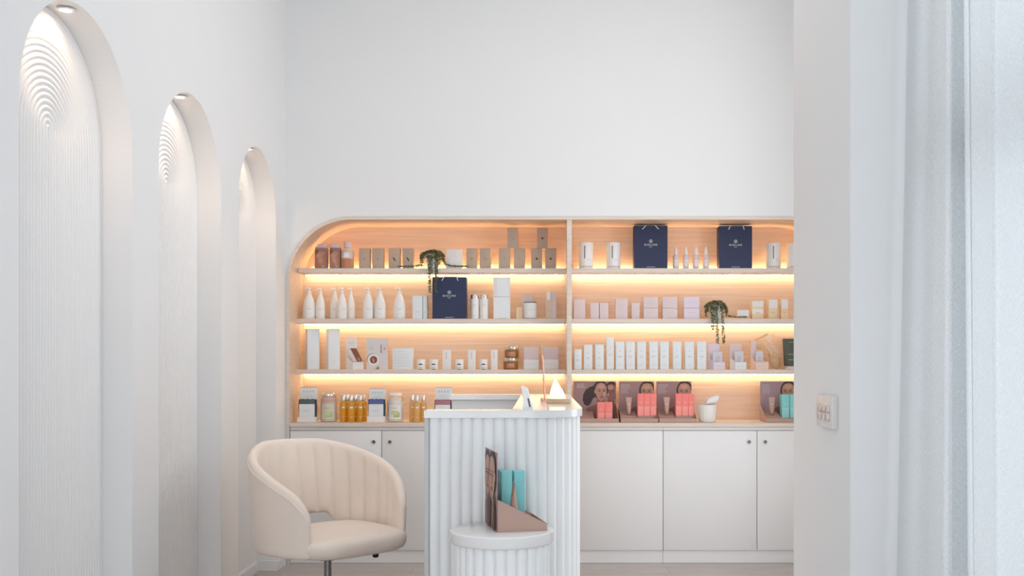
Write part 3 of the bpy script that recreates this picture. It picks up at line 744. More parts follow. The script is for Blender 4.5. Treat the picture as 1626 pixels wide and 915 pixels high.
# --- trailing plants ----------------------------------------------
def plant(label, px, Y, zs, rpot, hpot, strands, nleaf, seed):
    """strands: lists of (px, py, Y) the strings of leaves run along"""
    rnd = random.Random(seed); x0 = wx(px, Y)
    t = thing('trailing_plant', label, 'plant', (x0, Y, zs+E), 0, 'trailing plants in white pots')
    w = MB(); w.lathe([(rpot*.70, 0), (rpot*.74, .003), (rpot*.9, hpot*.55), (rpot, hpot-.004), (rpot, hpot), (rpot*.9, hpot), (rpot*.88, hpot-.012)], POTM, 28, cap1=False); pot = w.build('pot', t)
    w = MB(); w.lathe([(rpot*.87, hpot-.011), (.002, hpot-.006)], SOIL, 20); w.build('soil', t)
    lf = MB(); st = MB()
    def leaf(p, s):
        if p.y+Y > 6.185 and p.z < .011: p = Vector((p.x, p.y, .011))
        M = Matrix.Translation(p) @ Matrix.Rotation(rnd.uniform(0, 6.28), 4, 'Z') @ Matrix.Rotation(rnd.uniform(-1.1, 1.1), 4, 'X')
        lf.merge_leaf(M, s)
    i_leaf = lf.mi(LEAF)
    def merge_leaf(M, s):
        pts = [(0, -.7, 0), (.5, -.2, .12), (.42, .45, .1), (0, .9, 0), (-.42, .45, .1), (-.5, -.2, .12), (0, .1, .32), (0, .1, -.12)]
        v = [lf.bm.verts.new(M @ Vector((a*s, b*s, c*s))) for a, b, c in pts]
        for k in range(6):
            for ap in (6, 7):
                f = lf.bm.faces.new([v[k], v[(k+1) % 6], v[ap]] if ap == 6 else [v[(k+1) % 6], v[k], v[ap]]); f.material_index = i_leaf
    lf.merge_leaf = merge_leaf
    for k in range(nleaf):                                    # crown over the pot
        a = rnd.uniform(0, 2*PI); q = rpot*1.75*math.sqrt(rnd.random()); 
        z = hpot+.006+.024*(1-(q/(rpot*1.75))**2)*rnd.uniform(.4, 1)-max(0, q-rpot)*1.0*rnd.uniform(.3, 1.6)
        leaf(Vector((q*math.cos(a), q*.8*math.sin(a), z)), rnd.uniform(.0085, .0115))
    for S in strands:
        pts = [Vector((wx(a, y)-x0, y-Y, wz(b, y)-zs)) for a, b, y in S]
        fine = []
        for p, q in zip(pts[:-1], pts[1:]):
            n = max(2, int((q-p).length/.004))
            for k in range(n): fine.append(p.lerp(q, k/n)+Vector((rnd.uniform(-1, 1), rnd.uniform(-.3, .3), rnd.uniform(-1, 1)))*.0012)
        fine.append(pts[-1])
        for q in fine:
            if q.y+Y > 6.19 and q.z < .002: q.z = .002
        st.tube(fine, .0005, STEM, 5)
        for k, p in enumerate(fine):
            for _ in range(2 if k % 2 else 3):
                leaf(p+Vector((rnd.uniform(-1, 1)*.0085, rnd.uniform(-1, .1)*.004, rnd.uniform(-1, 1)*.004+.002)), rnd.uniform(.0065, .0095))
    lf.build('foliage', t, angle=80, recalc=False); st.build('stem', t)
Y1 = 6.170
plant('trailing plant in a white pot on the top shelf, strands hanging over a navy bag', 687, 6.245, S1, .045, .088, [
    [(682, 405, 6.235), (681, 410, Y1), (682, 440, Y1), (683, 466, Y1)], [(685, 404, 6.23), (684.5, 412, Y1+.004), (685, 436, Y1)],
    [(691, 405, 6.23), (692, 412, Y1), (692, 440, Y1), (692.5, 468, Y1)], [(694, 404, 6.23), (694, 412, Y1+.004), (693, 450, Y1)],
    [(697, 403, 6.22), (698, 410, 6.19), (697, 421, 6.195)], [(676, 402, 6.24), (671, 408, 6.21), (669, 422, 6.205), (652, 424.2, 6.205), (632, 424.4, 6.205)],
    [(678, 400, 6.24), (670, 404, 6.215), (668, 416, 6.21)], [(699, 401, 6.24), (704, 410, 6.21), (707, 421, 6.205), (722, 423.8, 6.205), (741, 424, 6.205)],
    [(696, 400, 6.24), (703, 405, 6.215), (705, 417, 6.21)]], 420, 4)
plant('trailing plant on the pink carton shelf, strands hanging over slim white cartons', 1137, 6.245, S2, .042, .086, [
    [(1131, 486, 6.235), (1129, 492, Y1), (1131, 506, Y1), (1132, 524, Y1)], [(1138, 485, 6.23), (1138, 492, Y1), (1138.5, 520, Y1), (1139.5, 546, Y1)],
    [(1145, 485, 6.23), (1147, 492, Y1), (1148, 520, Y1), (1149.5, 546, Y1)], [(1128, 484, 6.24), (1123, 490, 6.215), (1121, 504, 6.208)],
    [(1127, 482, 6.25), (1122, 486, 6.225), (1121.5, 496, 6.215)], [(1148, 483, 6.24), (1153, 490, 6.21), (1154, 502, 6.205), (1168, 504.6, 6.205), (1187, 504.8, 6.205)],
    [(1147, 482, 6.24), (1152, 488, 6.215), (1153, 497, 6.21)], [(1134, 485, 6.23), (1133, 493, Y1+.004), (1134, 510, Y1)]], 380, 9)

# --- shopping bags -------------------------------------------------
def bag_builder(slant):
    def b():
        t = thing('shopping_bag', 'x', 'bag', (0, 0, 0))
        wd, d, h = .212, .085, .258
        w = MB(); i = w.mi(NAVY)
        w.box(-wd/2, wd/2, -d/2, d/2, 0, h, NAVY, .0012, 1)
        for s in (-1, 1): w.quad([(s*(wd/2+.0004), -d/2+.003, .03), (s*(wd/2+.0004), 0, .06), (s*(wd/2+.0004), 0, h-.002), (s*(wd/2+.0004), -d/2+.003, h-.002)], NAVYD)
        w.rect(-wd/2+.002, wd/2-.002, h-.0365, h-.0360, -d/2-.0003, NAVYD); w.build('body', t)
        w = MB(); y = -d/2-.003
        if slant: pts = [(-.046, y, h-.022), (-.038, y, h-.006), (-.033, y+.005, h+.0032), (-.027, y+.03, h+.0032), (.036, y+.03, h+.0032), (.046, y+.005, h+.0032), (.049, y, h-.006), (.054, y, h-.022)]
        else: pts = [(-.054, y, h-.022), (-.038, y, h-.006), (-.032, y+.005, h+.0032), (-.024, y+.03, h+.0032), (.018, y+.03, h+.0032), (.026, y+.005, h+.0032), (.033, y, h-.006), (.049, y, h-.022)]
        w.tube(pts, .0026, ROPE, 8); w.build('handle', t)
        w = MB(); y = -d/2-.0006
        put_text(w, 'BIOLINE', .0162, 0, .137, y, WPRINT, 1.45); put_text(w, 'JATO', .0072, 0, .1275, y, WPRINT, 1.2)
        n = 28; cz = .164                                                # ring mark above the word
        for k in range(n):
            a0, a1 = 2*PI*k/n, 2*PI*(k+1)/n
            w.flat([(.0105*math.cos(a0), cz+.0105*math.sin(a0)), (.0105*math.cos(a1), cz+.0105*math.sin(a1)), (.0088*math.cos(a1), cz+.0088*math.sin(a1)), (.0088*math.cos(a0), cz+.0088*math.sin(a0))], y, WPRINT)
            if 3 <= k < 25: w.flat([(.0060*math.cos(a0), cz+.0060*math.sin(a0)), (.0060*math.cos(a1), cz+.0060*math.sin(a1)), (.0043*math.cos(a1), cz+.0043*math.sin(a1)), (.0043*math.cos(a0), cz+.0043*math.sin(a0))], y, WPRINT)
        w.rect(-.0008, .006, cz-.0009, cz+.0009, y, WPRINT); w.rect(-.027, .027, .0075, .0092, y, WPRINT)
        w.build('logo', t); return t
    return b
def bag(key, x0, x1, ytop, zs, label, slant):
    Y = 6.213; xc, wd, h = span(x0, x1, ytop, zs, Y)
    stamp('bag%d' % slant, bag_builder(slant), label, 'bag', 'navy shopping bags', (xc, Y+.0425, zs+E), 0, (wd/.212, 1, h/.258))
bag(0, 1007, 1060, 358.6, S1, 'navy paper bag with spread rope handles on the top shelf beside the white tins', 0)
bag(1, 1142, 1194.3, 359.2, S1, 'navy paper bag on the top shelf between the spray bottles and tins', 1)
bag(1, 686.5, 740.4, 440.5, S2, 'navy paper bag beside pump bottles with plant strands hanging over it', 1)

# --- round packages ------------------------------------------------
def canister():
    t = thing('tin_canister', 'x', 'canister', (0, 0, 0)); r, h = .0458, .1575
    w = MB(); w.lathe([(r-.001, 0), (r, .001), (r, .010), (r-.0006, .0105), (r-.0006, h-.0165), (r, h-.016), (r, h-.002), (r-.003, h)], WHITEG, 40); w.build('body', t)
    w = MB(); patch(w, r+.0006, -.27, -.17, .06, h-.022, DPRINT, 3); patch(w, r+.0006, -.8, .9, .0115, .0145, GREYT, 14); patch(w, r+.0006, .1, .55, .05, .053, PALEPRINT); w.build('print', t); return t
for px, yt, lb in ((930.5, 385.8, 'white tin canister on the top shelf next to the shelf divider'), (974, 385.8, 'white tin canister on the top shelf next to the spread-handle navy bag'),
                   (1228, 386.4, 'white tin canister just past the second navy bag of the top shelf'), (1261, 387, 'white tin canister half hidden by the switch wall, top shelf')):
    Y = 6.27; stamp('tin', canister, lb, 'canister', 'white tin canisters', (wx(px, Y), Y, S1+E), 0, (1, 1, (wz(yt, Y)-S1)/.1575))

def spray():
    t = thing('spray_bottle', 'x', 'bottle', (0, 0, 0)); r, h = .0188, .138
    w = MB(); w.lathe([(r*.93, 0), (r, .003), (r, .075), (r*.92, .083), (r*.62, .088), (r*.6, .091)], LILAC, 24); w.build('body', t)
    w = MB(); patch(w, r+.0005, -.7, .7, .016, .055, WHITE); patch(w, r+.0008, -.3, .3, .04, .042, GREYT); w.build('label', t)
    w = MB(); w.lathe([(r*.66, .0912), (r*.66, .106), (r*.58, .110), (r*.42, h-.012), (r*.34, h-.002), (r*.28, h)], WHITE, 20); w.build('cap', t); return t
for px, lb in ((1073, 'pink-white spray bottle next to the spread-handle navy bag, first of the four'), (1089, 'pink-white spray bottle, second after the spread-handle navy bag'),
               (1105, 'pink-white spray bottle, third after the spread-handle navy bag'), (1121, 'pink-white spray bottle closest to the second navy bag of the top shelf')):
    stamp('spray', spray, lb, 'bottle', 'pink-white spray bottles', (wx(px, 6.26), 6.26, S1+E))

def pump():
    t = thing('pump_bottle', 'x', 'bottle', (0, 0, 0)); r, h = .0385, .194
    w = MB(); w.lathe([(r*.92, 0), (r, .004), (r, .03), (r*.985, .075), (r*.9, .098), (r*.74, .118), (r*.54, .136), (r*.40, .149), (r*.34, .154), (r*.34, .158)], WHITEG, 36); w.build('body', t)
    w = MB(); patch(w, r+.0005, -.35, .35, .060, .062, GREYT); patch(w, r+.0005, -.25, .25, .050, .0515, PALEPRINT); patch(w, r+.0005, -.3, .3, .030, .0315, PALEPRINT); w.build('print', t)
    p = MB(); p.lathe([(r*.37, .1582), (r*.37, .168), (r*.3, .170), (r*.13, .171), (r*.13, .181)], WHITEG, 20)
    p.box(-.012, .010, -.010, .010, .181, .190, WHITEG, .003, 2); p.tube([(-.008, -.0, .187), (-.022, -.0, .187), (-.0275, -.0, .181)], [.005, .0042, .0035], WHITEG, 10); p.build('pump', t); return t
PB = [(490.7, 457, 19.6, 6.26, .25, 'white pump bottle at the far end of the shelf, next to the lit side panel'),
      (508.7, 457.8, 15.2, 6.27, .1, 'slim white pump bottle beside the very first pump bottle of the row'),
      (531.5, 457.5, 15.5, 6.31, .1, 'white pump bottle standing partly behind another, in the group of three'),
      (543.2, 457, 15.4, 6.245, .6, 'white pump bottle in front of its group of three'),
      (557.2, 457.5, 13.5, 6.30, .1, 'slim white pump bottle ending the group of three'),
      (584.7, 457, 17.4, 6.26, .2, 'white pump bottle of the close pair, on the side of the group of three'),
      (603.5, 457, 18.3, 6.26, .2, 'white pump bottle of the close pair, on the side of the lone one'),
      (634.2, 457, 19.4, 6.26, .15, 'white pump bottle standing alone before the small white box')]
for px, yt, wpx, Y, rz, lb in PB:
    h = wz(yt, Y)-S2; wd = wpx*Y/F
    stamp('pump', pump, lb, 'bottle', 'white pump bottles', (wx(px, Y), Y, S2+E), rz, (wd/.077, wd/.077, h/.1915))

carton(655, 670.5, 469.6, S2, WHITEC, 'white carton on the pump bottle shelf, the wider one before the navy bag', None, d_text(1, .3), d=.05)
carton(671.4, 678.5, 469.9, S2, WHITEC, 'narrow white carton squeezed next to the navy bag on the pump bottle shelf', None, d_text(1, .3), d=.05, Y=6.245)
def silvertop():
    t = thing('serum_bottle', 'x', 'bottle', (0, 0, 0)); r, h = .0270, .153
    w = MB(); w.lathe([(r*.94, 0), (r, .002), (r, .126), (r*.98, .1265)], WHITEG, 28); w.build('body', t)
    w = MB(); w.lathe([(r*.97, .1267), (r*.97, .150), (r*.9, h)], SILVER, 28); w.build('cap', t)
    w = MB(); patch(w, r+.0005, -.4, .4, .085, .087, GREYT); patch(w, r+.0005, -.3, .3, .075, .0765, PALEPRINT); patch(w, r+.0005, -.5, .5, .02, .0215, PALEPRINT); w.build('print', t); return t
for px, lb in ((753.8, 'white cylinder bottle with silver cap right beside the navy bag'), (768.7, 'white cylinder bottle with silver cap beside the tall lidded carton')):
    stamp('silvertop', silvertop, lb, 'bottle', 'silver-capped white bottles', (wx(px, 6.265), 6.265, S2+E))

def tallbox():
    Y = 6.225; xc, wd, h = span(783.5, 810, 441, S2, Y)
    t = thing('gift_carton', 'tall white lidded carton with a pale front panel on the pump bottle shelf', 'box', (xc, Y+.04, S2+E)); hs = h*.53
    w = MB(); w.box(-wd/2, wd/2, -.04, .04, 0, hs, WHITE, .001, 1); w.build('base', t)
    w = MB(); w.box(-wd/2, wd/2, -.04, .04, hs+.0006, h, mat('pearl_card', (232, 224, 222), .4), .001, 1); w.build('lid', t)
    w = MB(); w.rect(-wd*.28, wd*.44, .006, hs-.004, -.0404, WHITEC); w.rect(-wd*.28, wd*.44, hs+.006, h-.006, -.0404, WHITEC); w.rect(-wd*.2, wd*.3, .0015, .0035, -.0406, GREYT); w.build('front_panel', t)
tallbox()
carton(829, 846.6, 468.3, S2, LILAC, 'pale pink carton behind the squat white cream jar', None, d_text(1, .85, PALEPRINT), Y=6.30, d=.05)
carton(820, 830.4, 488, S2, CREAM, 'small cream carton beside the squat white cream jar', None, d_text(1, .5, PALEPRINT), Y=6.25, d=.035)
def creamjar():
    Y = 6.243; xc, wd, h = span(831, 853, 480, S2, Y); r = wd/2
    t = thing('cream_jar', 'squat white cream jar with a dark rim in front of a pink carton', 'jar', (xc, Y, S2+E)); r = min(r, .042)
    w = MB(); w.lathe([(r*.9, .004), (r, .010), (r, h-.010), (r*.94, h-.006), (r*.9, h-.006)], WHITEG, 32); w.lathe([(r*.86, 0), (r*.9, .004)], GREYT, 32); w.build('body', t)
    w = MB(); w.lathe([(r*.95, h-.0056), (r*.97, h-.004), (r*.97, h-.001), (r*.9, h)], mat('dark_metal_rim', (120, 112, 106), .25, .8), 32); w.build('rim', t)
    w = MB(); patch(w, r+.0006, -.65, .65, .012, h-.02, WHITE); patch(w, r+.001, -.3, .3, h*.5, h*.5+.002, PALEPRINT); w.build('label', t)
creamjar()
def bottlebox():
    Y = 6.235; xc, wd, h = span(866.5, 884, 463.5, S2, Y)
    t = thing('display_carton', 'beige carton with a small white cap panel beside the shelf divider', 'box', (xc, Y+.033, S2+E))
    w = MB(); w.box(-wd/2, wd/2, -.033, .033, 0, h, mat('beige_pink_card', (226, 200, 180), .5), .001, 1); w.build('body', t)
    w = MB(); w.box(-wd*.40, -wd*.10, -.0355, -.0332, h*.70, h-.002, WHITEG, .0006, 1); w.build('cap_panel', t)
    w = MB(); w.rect(wd*.12, wd*.46, .004, h-.003, -.0334, LILAC); w.rect(-wd*.35, wd*.05, h*.3, h*.31, -.0336, GREYT); w.build('print', t)
bottlebox()

# pale pink cartons in the other bay
PK = 'pale pink cartons'
for x0, x1, yt, lb in ((910.8, 929.2, 475.3, 'wide pale pink carton right beside the shelf divider'), (937.6, 951, 481, 'short pale pink carton of the touching pair, nearer the shelf divider'),
                       (952.2, 966, 481, 'short pale pink carton of the touching pair, farther from the shelf divider'), (977.4, 996.7, 475.3, 'wide pale pink carton just after the touching short pair'),
                       (1002.8, 1015.6, 481, 'short pale pink carton standing alone before the stacked ones')):
    carton(x0, x1, yt, S2, LILAC, lb, PK, d_text(2, .62, PALEPRINT), d=.05)
for x0, x1, m, nm in ((1021.8, 1044.8, LILAC, 'first pale pink stack, after the lone short carton'), (1052.2, 1075.4, LILAC, 'second pale pink stack, the middle of three'), (1086, 1110.6, LILAC2, 'lilac stack next to the trailing plant')):
    hb = span(x0, x1, 489.7, S2)[2]
    carton(x0, x1, 489.7, S2, m, 'square carton at the bottom of the '+nm, PK, d_text(2, .55, PALEPRINT), d=.06)
    carton(x0, x1, 471.7, S2, m, 'square carton on top of the '+nm, PK, d_text(2, .55, PALEPRINT), d=.06, z_off=hb+.0012)
def two_tone(lab):
    def g(w, wd, h, y):
        for a, b in lab: w.rect(-wd/2+.002, wd/2-.002, h*a, h*b, y-.0002, WHITE)
        w.rect(-wd*.2, wd*.2, h*.32, h*.34, y-.0004, GREYT)
    return g
CG = 'cream cartons with white bands'
for x0, x1, yt, lab, lb in ((1170.8, 1189.4, 492, [(.1, .92)], 'low cream carton with a white front behind the plant strand'),
                            (1194.3, 1212.4, 477.4, [(.66, .95), (.3, .52)], 'cream carton with two white bands'),
                            (1220.3, 1234.6, 475.4, [(.55, .97)], 'slim cream carton with white upper half next to the two-band one'),
                            (1240.3, 1251.6, 475, [(.52, .97)], 'slimmest cream carton with white upper half, nearest the switch wall')):
    carton(x0, x1, yt, S2, CREAM, lb, CG, two_tone(lab), d=.045)

# --- third shelf ---------------------------------------------------
carton(484, 503.5, 522.5, S3, WHITEC, 'tall white carton turned sideways at the lit end of its shelf', 'tall white cartons', d_text(1, .2, PALEPRINT), d=.055, yaw=math.radians(26), Y=6.225)
carton(517.5, 536, 522.5, S3, WHITEC, 'tall white carton turned sideways next to the brochure holder', 'tall white cartons', d_text(1, .2, PALEPRINT), d=.055, yaw=math.radians(26), Y=6.225)

def holder(x0, x1, xb1, ytop, ypocket, xp0, label, kind, Y=6.22, zs=S3, m_back=WHITE, m_pocket=WHITE, group=None):
    """card stand: tall back card, sloping side and a low front pocket"""
    xa, xb = wx(x0, Y+.05), wx(xb1, Y+.05); xq, xr = wx(xp0, Y), wx(x1, Y); h = wz(ytop, Y+.05)-zs; hp = wz(ypocket, Y)-zs; xc = (xa+xr)/2
    t = thing('card_stand', label, 'stand', (xc, Y, zs+E), 0, group)
    w = MB(); w.box(xa-xc, xb-xc, .050, .053, 0, h, m_back, .0006, 1); w.build('back_card', t)
    w = MB(); w.box(xq-xc, xr-xc, 0, .002, 0, hp, m_pocket, .0005, 1); w.box(xq-xc, xr-xc, .002, .05, 0, .002, m_pocket)
    for x, xs in ((xq-xc, xa-xc), (xr-xc-.0015, xb-xc-.0015)):
        w.loft([[(x, .001, 0), (x, .001, hp), (xs, .050, hp*1.7), (xs, .050, 0)], [(x+.0015, .001, 0), (x+.0015, .001, hp), (xs+.0015, .050, hp*1.7), (xs+.0015, .050, 0)]], m_pocket)
    w.build('pocket', t)
    return t, xc, xa-xc, xb-xc, xq-xc, xr-xc, h, hp
t, xc, a, b, q, r, h, hp = holder(549.5, 577, 566.5, 536, 575.2, 560, 'white brochure stand with a brown photo swoosh next to the tall white cartons', 0)
w = MB(); lines(w, a+.01, b-.012, h*.78, h*.86, .0492, GREYT, 2); w.build('heading_print', t)
w = MB(); ww = r-a
w.quad([(a+ww*.22, .046, h*.66), (a+ww*.55, .046, h*.66), (r-.006, .012, hp+.003), (q+ww*.22, .012, hp+.003)], BROWNP)
w.quad([(a+ww*.40, .0452, h*.60), (a+ww*.50, .0452, h*.58), (r-.018, .0118, hp+.008), (r-.030, .0118, hp+.006)], BROWNL)
w.quad([(a+ww*.05, .0465, h*.62), (a+ww*.22, .0465, h*.66), (q+ww*.22, .0125, hp+.003), (q, .0125, hp+.002)], LILAC)
w.quad([(a+ww*.09, .0462, h*.60), (a+ww*.12, .0462, h*.60), (a+ww*.36, .030, h*.37), (a+ww*.30, .030, h*.37)], GREYT); w.build('brochure', t)

def jarcard():
    Y = 6.25; xc, wd, h = span(582, 616, 537.5, S3, Y)
    t = thing('display_card', 'pale grey card showing a round tan jar and a small carton', 'card', (xc, Y, S3+E))
    w = MB(); w.box(-wd/2, wd/2, 0, .003, 0, h, mat('pale_grey_card', (222, 218, 218), .5), .0006, 1); w.build('card', t)
    w = MB(); y = -.0005; cx, cz, r = wx(593, Y)-xc, wz(571.7, Y)-S3, 9.3*Y/F
    w.rect(-wd*.42, -wd*.12, h*.78, h*.785, y, GREYT); lines(w, -wd*.40, -wd*.10, h*.62, h*.74, y, GREYT, 3)
    w.disc(cx-.006, cz+.004, r, r, y, GREYT, 24); w.disc(cx, cz, r, r, y-.0004, WHITE, 28); w.disc(cx+.001, cz, r*.64, r*.64, y-.0008, BROWNP, 24); w.disc(cx, cz-.003, r*.16, r*.4, y-.0012, SKINL, 12, .3)
    bx = wx(610.5, Y)-xc; bz = wz(554, Y)-S3
    w.rect(bx-.026, bx-.016, bz-.028, bz+.026, y, GREYT); w.rect(bx-.0165, bx+.018, bz-.030, bz+.030, y-.0004, LILAC); w.disc(bx, bz, .004, .004, y-.0008, REDP, 12)
    w.build('print', t)
    w = MB(); w.tube([(cx+.012, -.006, .004), (cx+.024, -.006, .020), (cx+.034, -.004, .024)], .004, LILAC, 8); w.box(cx+.022, cx+.036, -.010, -.002, 0, .018, BROWNL, .003, 1); w.build('scoop', t)
jarcard()
carton(623.3, 655.4, 553, S3, WHITEC, 'wide white carton with faint lines before the small candles', None, lambda w, wd, h, y: lines(w, -wd*.42, wd*.42, h*.1, h*.9, y, PALEPRINT, 6), d=.05)
def candle():
    t = thing('candle_jar', 'x', 'candle', (0, 0, 0)); r, h = .0272, .064
    w = MB(); w.lathe([(r*.96, 0), (r, .0015), (r, h-.001), (r*.98, h), (r*.9, h), (r*.9, h-.006)], WHITEG, 28); w.build('glass', t)
    w = MB(); a = .50
    patch(w, r+.0006, -a, a, .0, .0035, DPRINT); patch(w, r+.0006, -a, a, .029, .033, DPRINT); patch(w, r+.0006, -a*.6, a*.6, .033, .0365, DPRINT); patch(w, r+.0006, -a*.9, a*.9, .012, .014, GREYT); w.build('label', t); return t
for px, lb in ((668.7, 'white candle with black mark next to the wide white carton'), (689, 'white candle with black mark, second after the wide white carton'),
               (729.4, 'white candle with black mark between the first two narrow cartons'), (768, 'white candle with black mark before the last narrow carton')):
    stamp('candle', candle, lb, 'candle', 'white candles with black marks', (wx(px, 6.26), 6.26, S3+E))
for px, yt, wpx, lb in ((709.2, 555.7, 13, 'narrow white carton following the first two candles'), (749, 555.7, 11.5, 'narrow white carton in the middle of the candle row'), (784.8, 555.7, 10.4, 'narrow white carton next to the amber jars')):
    carton(px-wpx/2, px+wpx/2, yt, S3, WHITE, lb, 'narrow white cartons among the candles', lambda w, wd, h, y: (w.rect(-wd*.08, wd*.02, h*.55, h*.9, y, PALEPRINT), w.rect(-wd*.25, wd*.25, h*.1, h*.11, y, PALEPRINT)), d=.038)
def amber():
    t = thing('amber_jar', 'x', 'jar', (0, 0, 0)); r, h = .0470, .0715
    w = MB(); w.lathe([(r*.93, 0), (r, .004), (r, h-.024), (r*.97, h-.021), (r*.93, h-.020)], AMBER, 32); w.build('glass', t)
    w = MB(); w.lathe([(r*.86, .004), (r*.9, .008), (r*.9, h-.025)], mat('amber_scrub', (196, 140, 76), .8, noise=.1, nscale=90), 28); w.build('contents', t)
    w = MB(); w.lathe([(r*.96, h-.0198), (r*.985, h-.018), (r*.985, h-.002), (r*.95, h)], SILVER, 32); w.build('lid', t)
    w = MB(); patch(w, r+.0006, -.55, .55, .012, h-.032, BROWNL); patch(w, r+.001, -.3, .3, .03, .0315, WPRINT); w.build('label', t); return t
Y = 6.27; stamp('amber', amber, 'amber glass jar with silver lid, bottom of the pair', 'jar', 'stacked amber jars', (wx(811, Y), Y, S3+E))
stamp('amber', amber, 'amber glass jar with silver lid stacked on another', 'jar', 'stacked amber jars', (wx(812.5, Y), Y, S3+E+.0722), 0, (.95, .95, 1))
for x0, x1, nm in ((831.6, 855.4, 'next to the amber jars'), (862.6, 886.8, 'next to the shelf divider')):
    hb = span(x0, x1, 570.8, S3)[2]
    carton(x0, x1, 570.8, S3, WHITE, 'white square carton under a pinkish one, stack '+nm, 'square cartons above the desk lamp', d_text(1, .5, PALEPRINT), d=.07)
    carton(x0, x1, 551.3, S3, LILAC, 'pinkish square carton topping a white one, stack '+nm, 'square cartons above the desk lamp', d_text(1, .5, PALEPRINT), d=.07, z_off=hb+.0012)

SW = [(911.8, 923.6, 555), (927.2, 940.6, 547.8), (945.1, 958.8, 547.3), (963.1, 974.8, 535.7), (977.6, 991.5, 542.6), (994.2, 1008, 542.6), (1011.8, 1025.8, 542.6), (1031.4, 1045, 542.6), (1048.1, 1062, 542.6), (1068.8, 1082, 542.6), (1088, 1102, 542.6), (1107.2, 1121.6, 542.6)]
SL = ['shortest slim white carton, beside the shelf divider', 'slim white carton of medium height next to the shortest one', 'slim white carton of medium height next to the tallest one', 'tallest slim white carton of the row',
      'slim white carton right after the tallest one', 'slim white carton, second after the tallest one', 'slim white carton, third after the tallest one', 'slim white carton, fourth after the tallest one', 'slim white carton, fifth after the tallest one',
      'slim white carton, third from the sachet stands', 'slim white carton, second from the sachet stands', 'slim white carton next to the first sachet stand']
for (x0, x1, yt), lb in zip(SW, SL): carton(x0, x1, yt, S3, WHITEC, lb, 'slim white cartons', d_slim, d=.045)

def sachet(x0, x1, xb1, ytop, xp0, ypk, xk0, xk1, ml, lab, labp, mp):
    t, xc, a, b, q, r, h, hp = holder(x0, x1, xb1, ytop, 575.6, xp0, lab, 0, m_back=ml, m_pocket=mp, group='sachet stands on the slim carton shelf')
    w = MB(); lines(w, q+.006, r-.006, hp*.3, hp*.6, -.0004, PALEPRINT, 2); w.build('print', t)
    Y = 6.22+.018; hk = wz(ypk, Y)-S3; k = thing('sachet_packet', labp, 'packet', (xc+(q+r)/2+.36*((a-q)+(b-r))/2, Y, S3+E+.0030), 0, 'silver-grey sachet packets'); wd = (r-q)-abs(.5*((b-r)-(a-q)))-.012; hk -= .003
    w = MB(); ms = mat('silver_grey_foil', (214, 208, 214), .35)
    def ring(a_, b_, z): return [(a_*math.cos(2*PI*i/24), b_*math.sin(2*PI*i/24), z) for i in range(24)]
    w.loft([[(-wd/2, -.001, 0), (wd/2, -.001, 0), (wd/2, .001, 0), (-wd/2, .001, 0)], [(-wd/2, -.008, hk*.3), (wd/2, -.008, hk*.3), (wd/2, .008, hk*.3), (-wd/2, .008, hk*.3)], [(-wd/2, -.007, hk*.7), (wd/2, -.007, hk*.7), (wd/2, .007, hk*.7), (-wd/2, .007, hk*.7)], [(-wd/2, -.001, hk*.97), (wd/2, -.001, hk), (wd/2, .001, hk), (-wd/2, .001, hk*.97)]], ms)
    w.build('pouch', k)
    w = MB(); w.disc(0, hk*.62, wd*.24, wd*.24, -.0095, PALEPRINT, 18); lines(w, -wd*.3, wd*.3, hk*.40, hk*.5, -.0095, GREYT, 2); w.build('print', k)
sachet(1124.8, 1151.4, 1142.5, 546.7, 1133, 558.5, 1131.5, 1149, LILAC2, 'pink sachet stand under the hanging plant strands', 'grey sachet packet in the stand under the plant strands', LILAC2)
sachet(1159, 1185.2, 1178, 546.7, 1167.5, 558, 1164, 1183, LILAC, 'white-pink sachet stand, the middle one of three', 'grey sachet packet in the middle stand', WHITEC)
sachet(1192.3, 1220.4, 1201, 541.5, 1200.5, 557.5, 1198.5, 1216, LILAC, 'peach-pink sachet stand next to the wrapped bath brush', 'grey sachet packet in front of the wrapped bath brush', mat('peach_card', (244, 214, 196), .55))

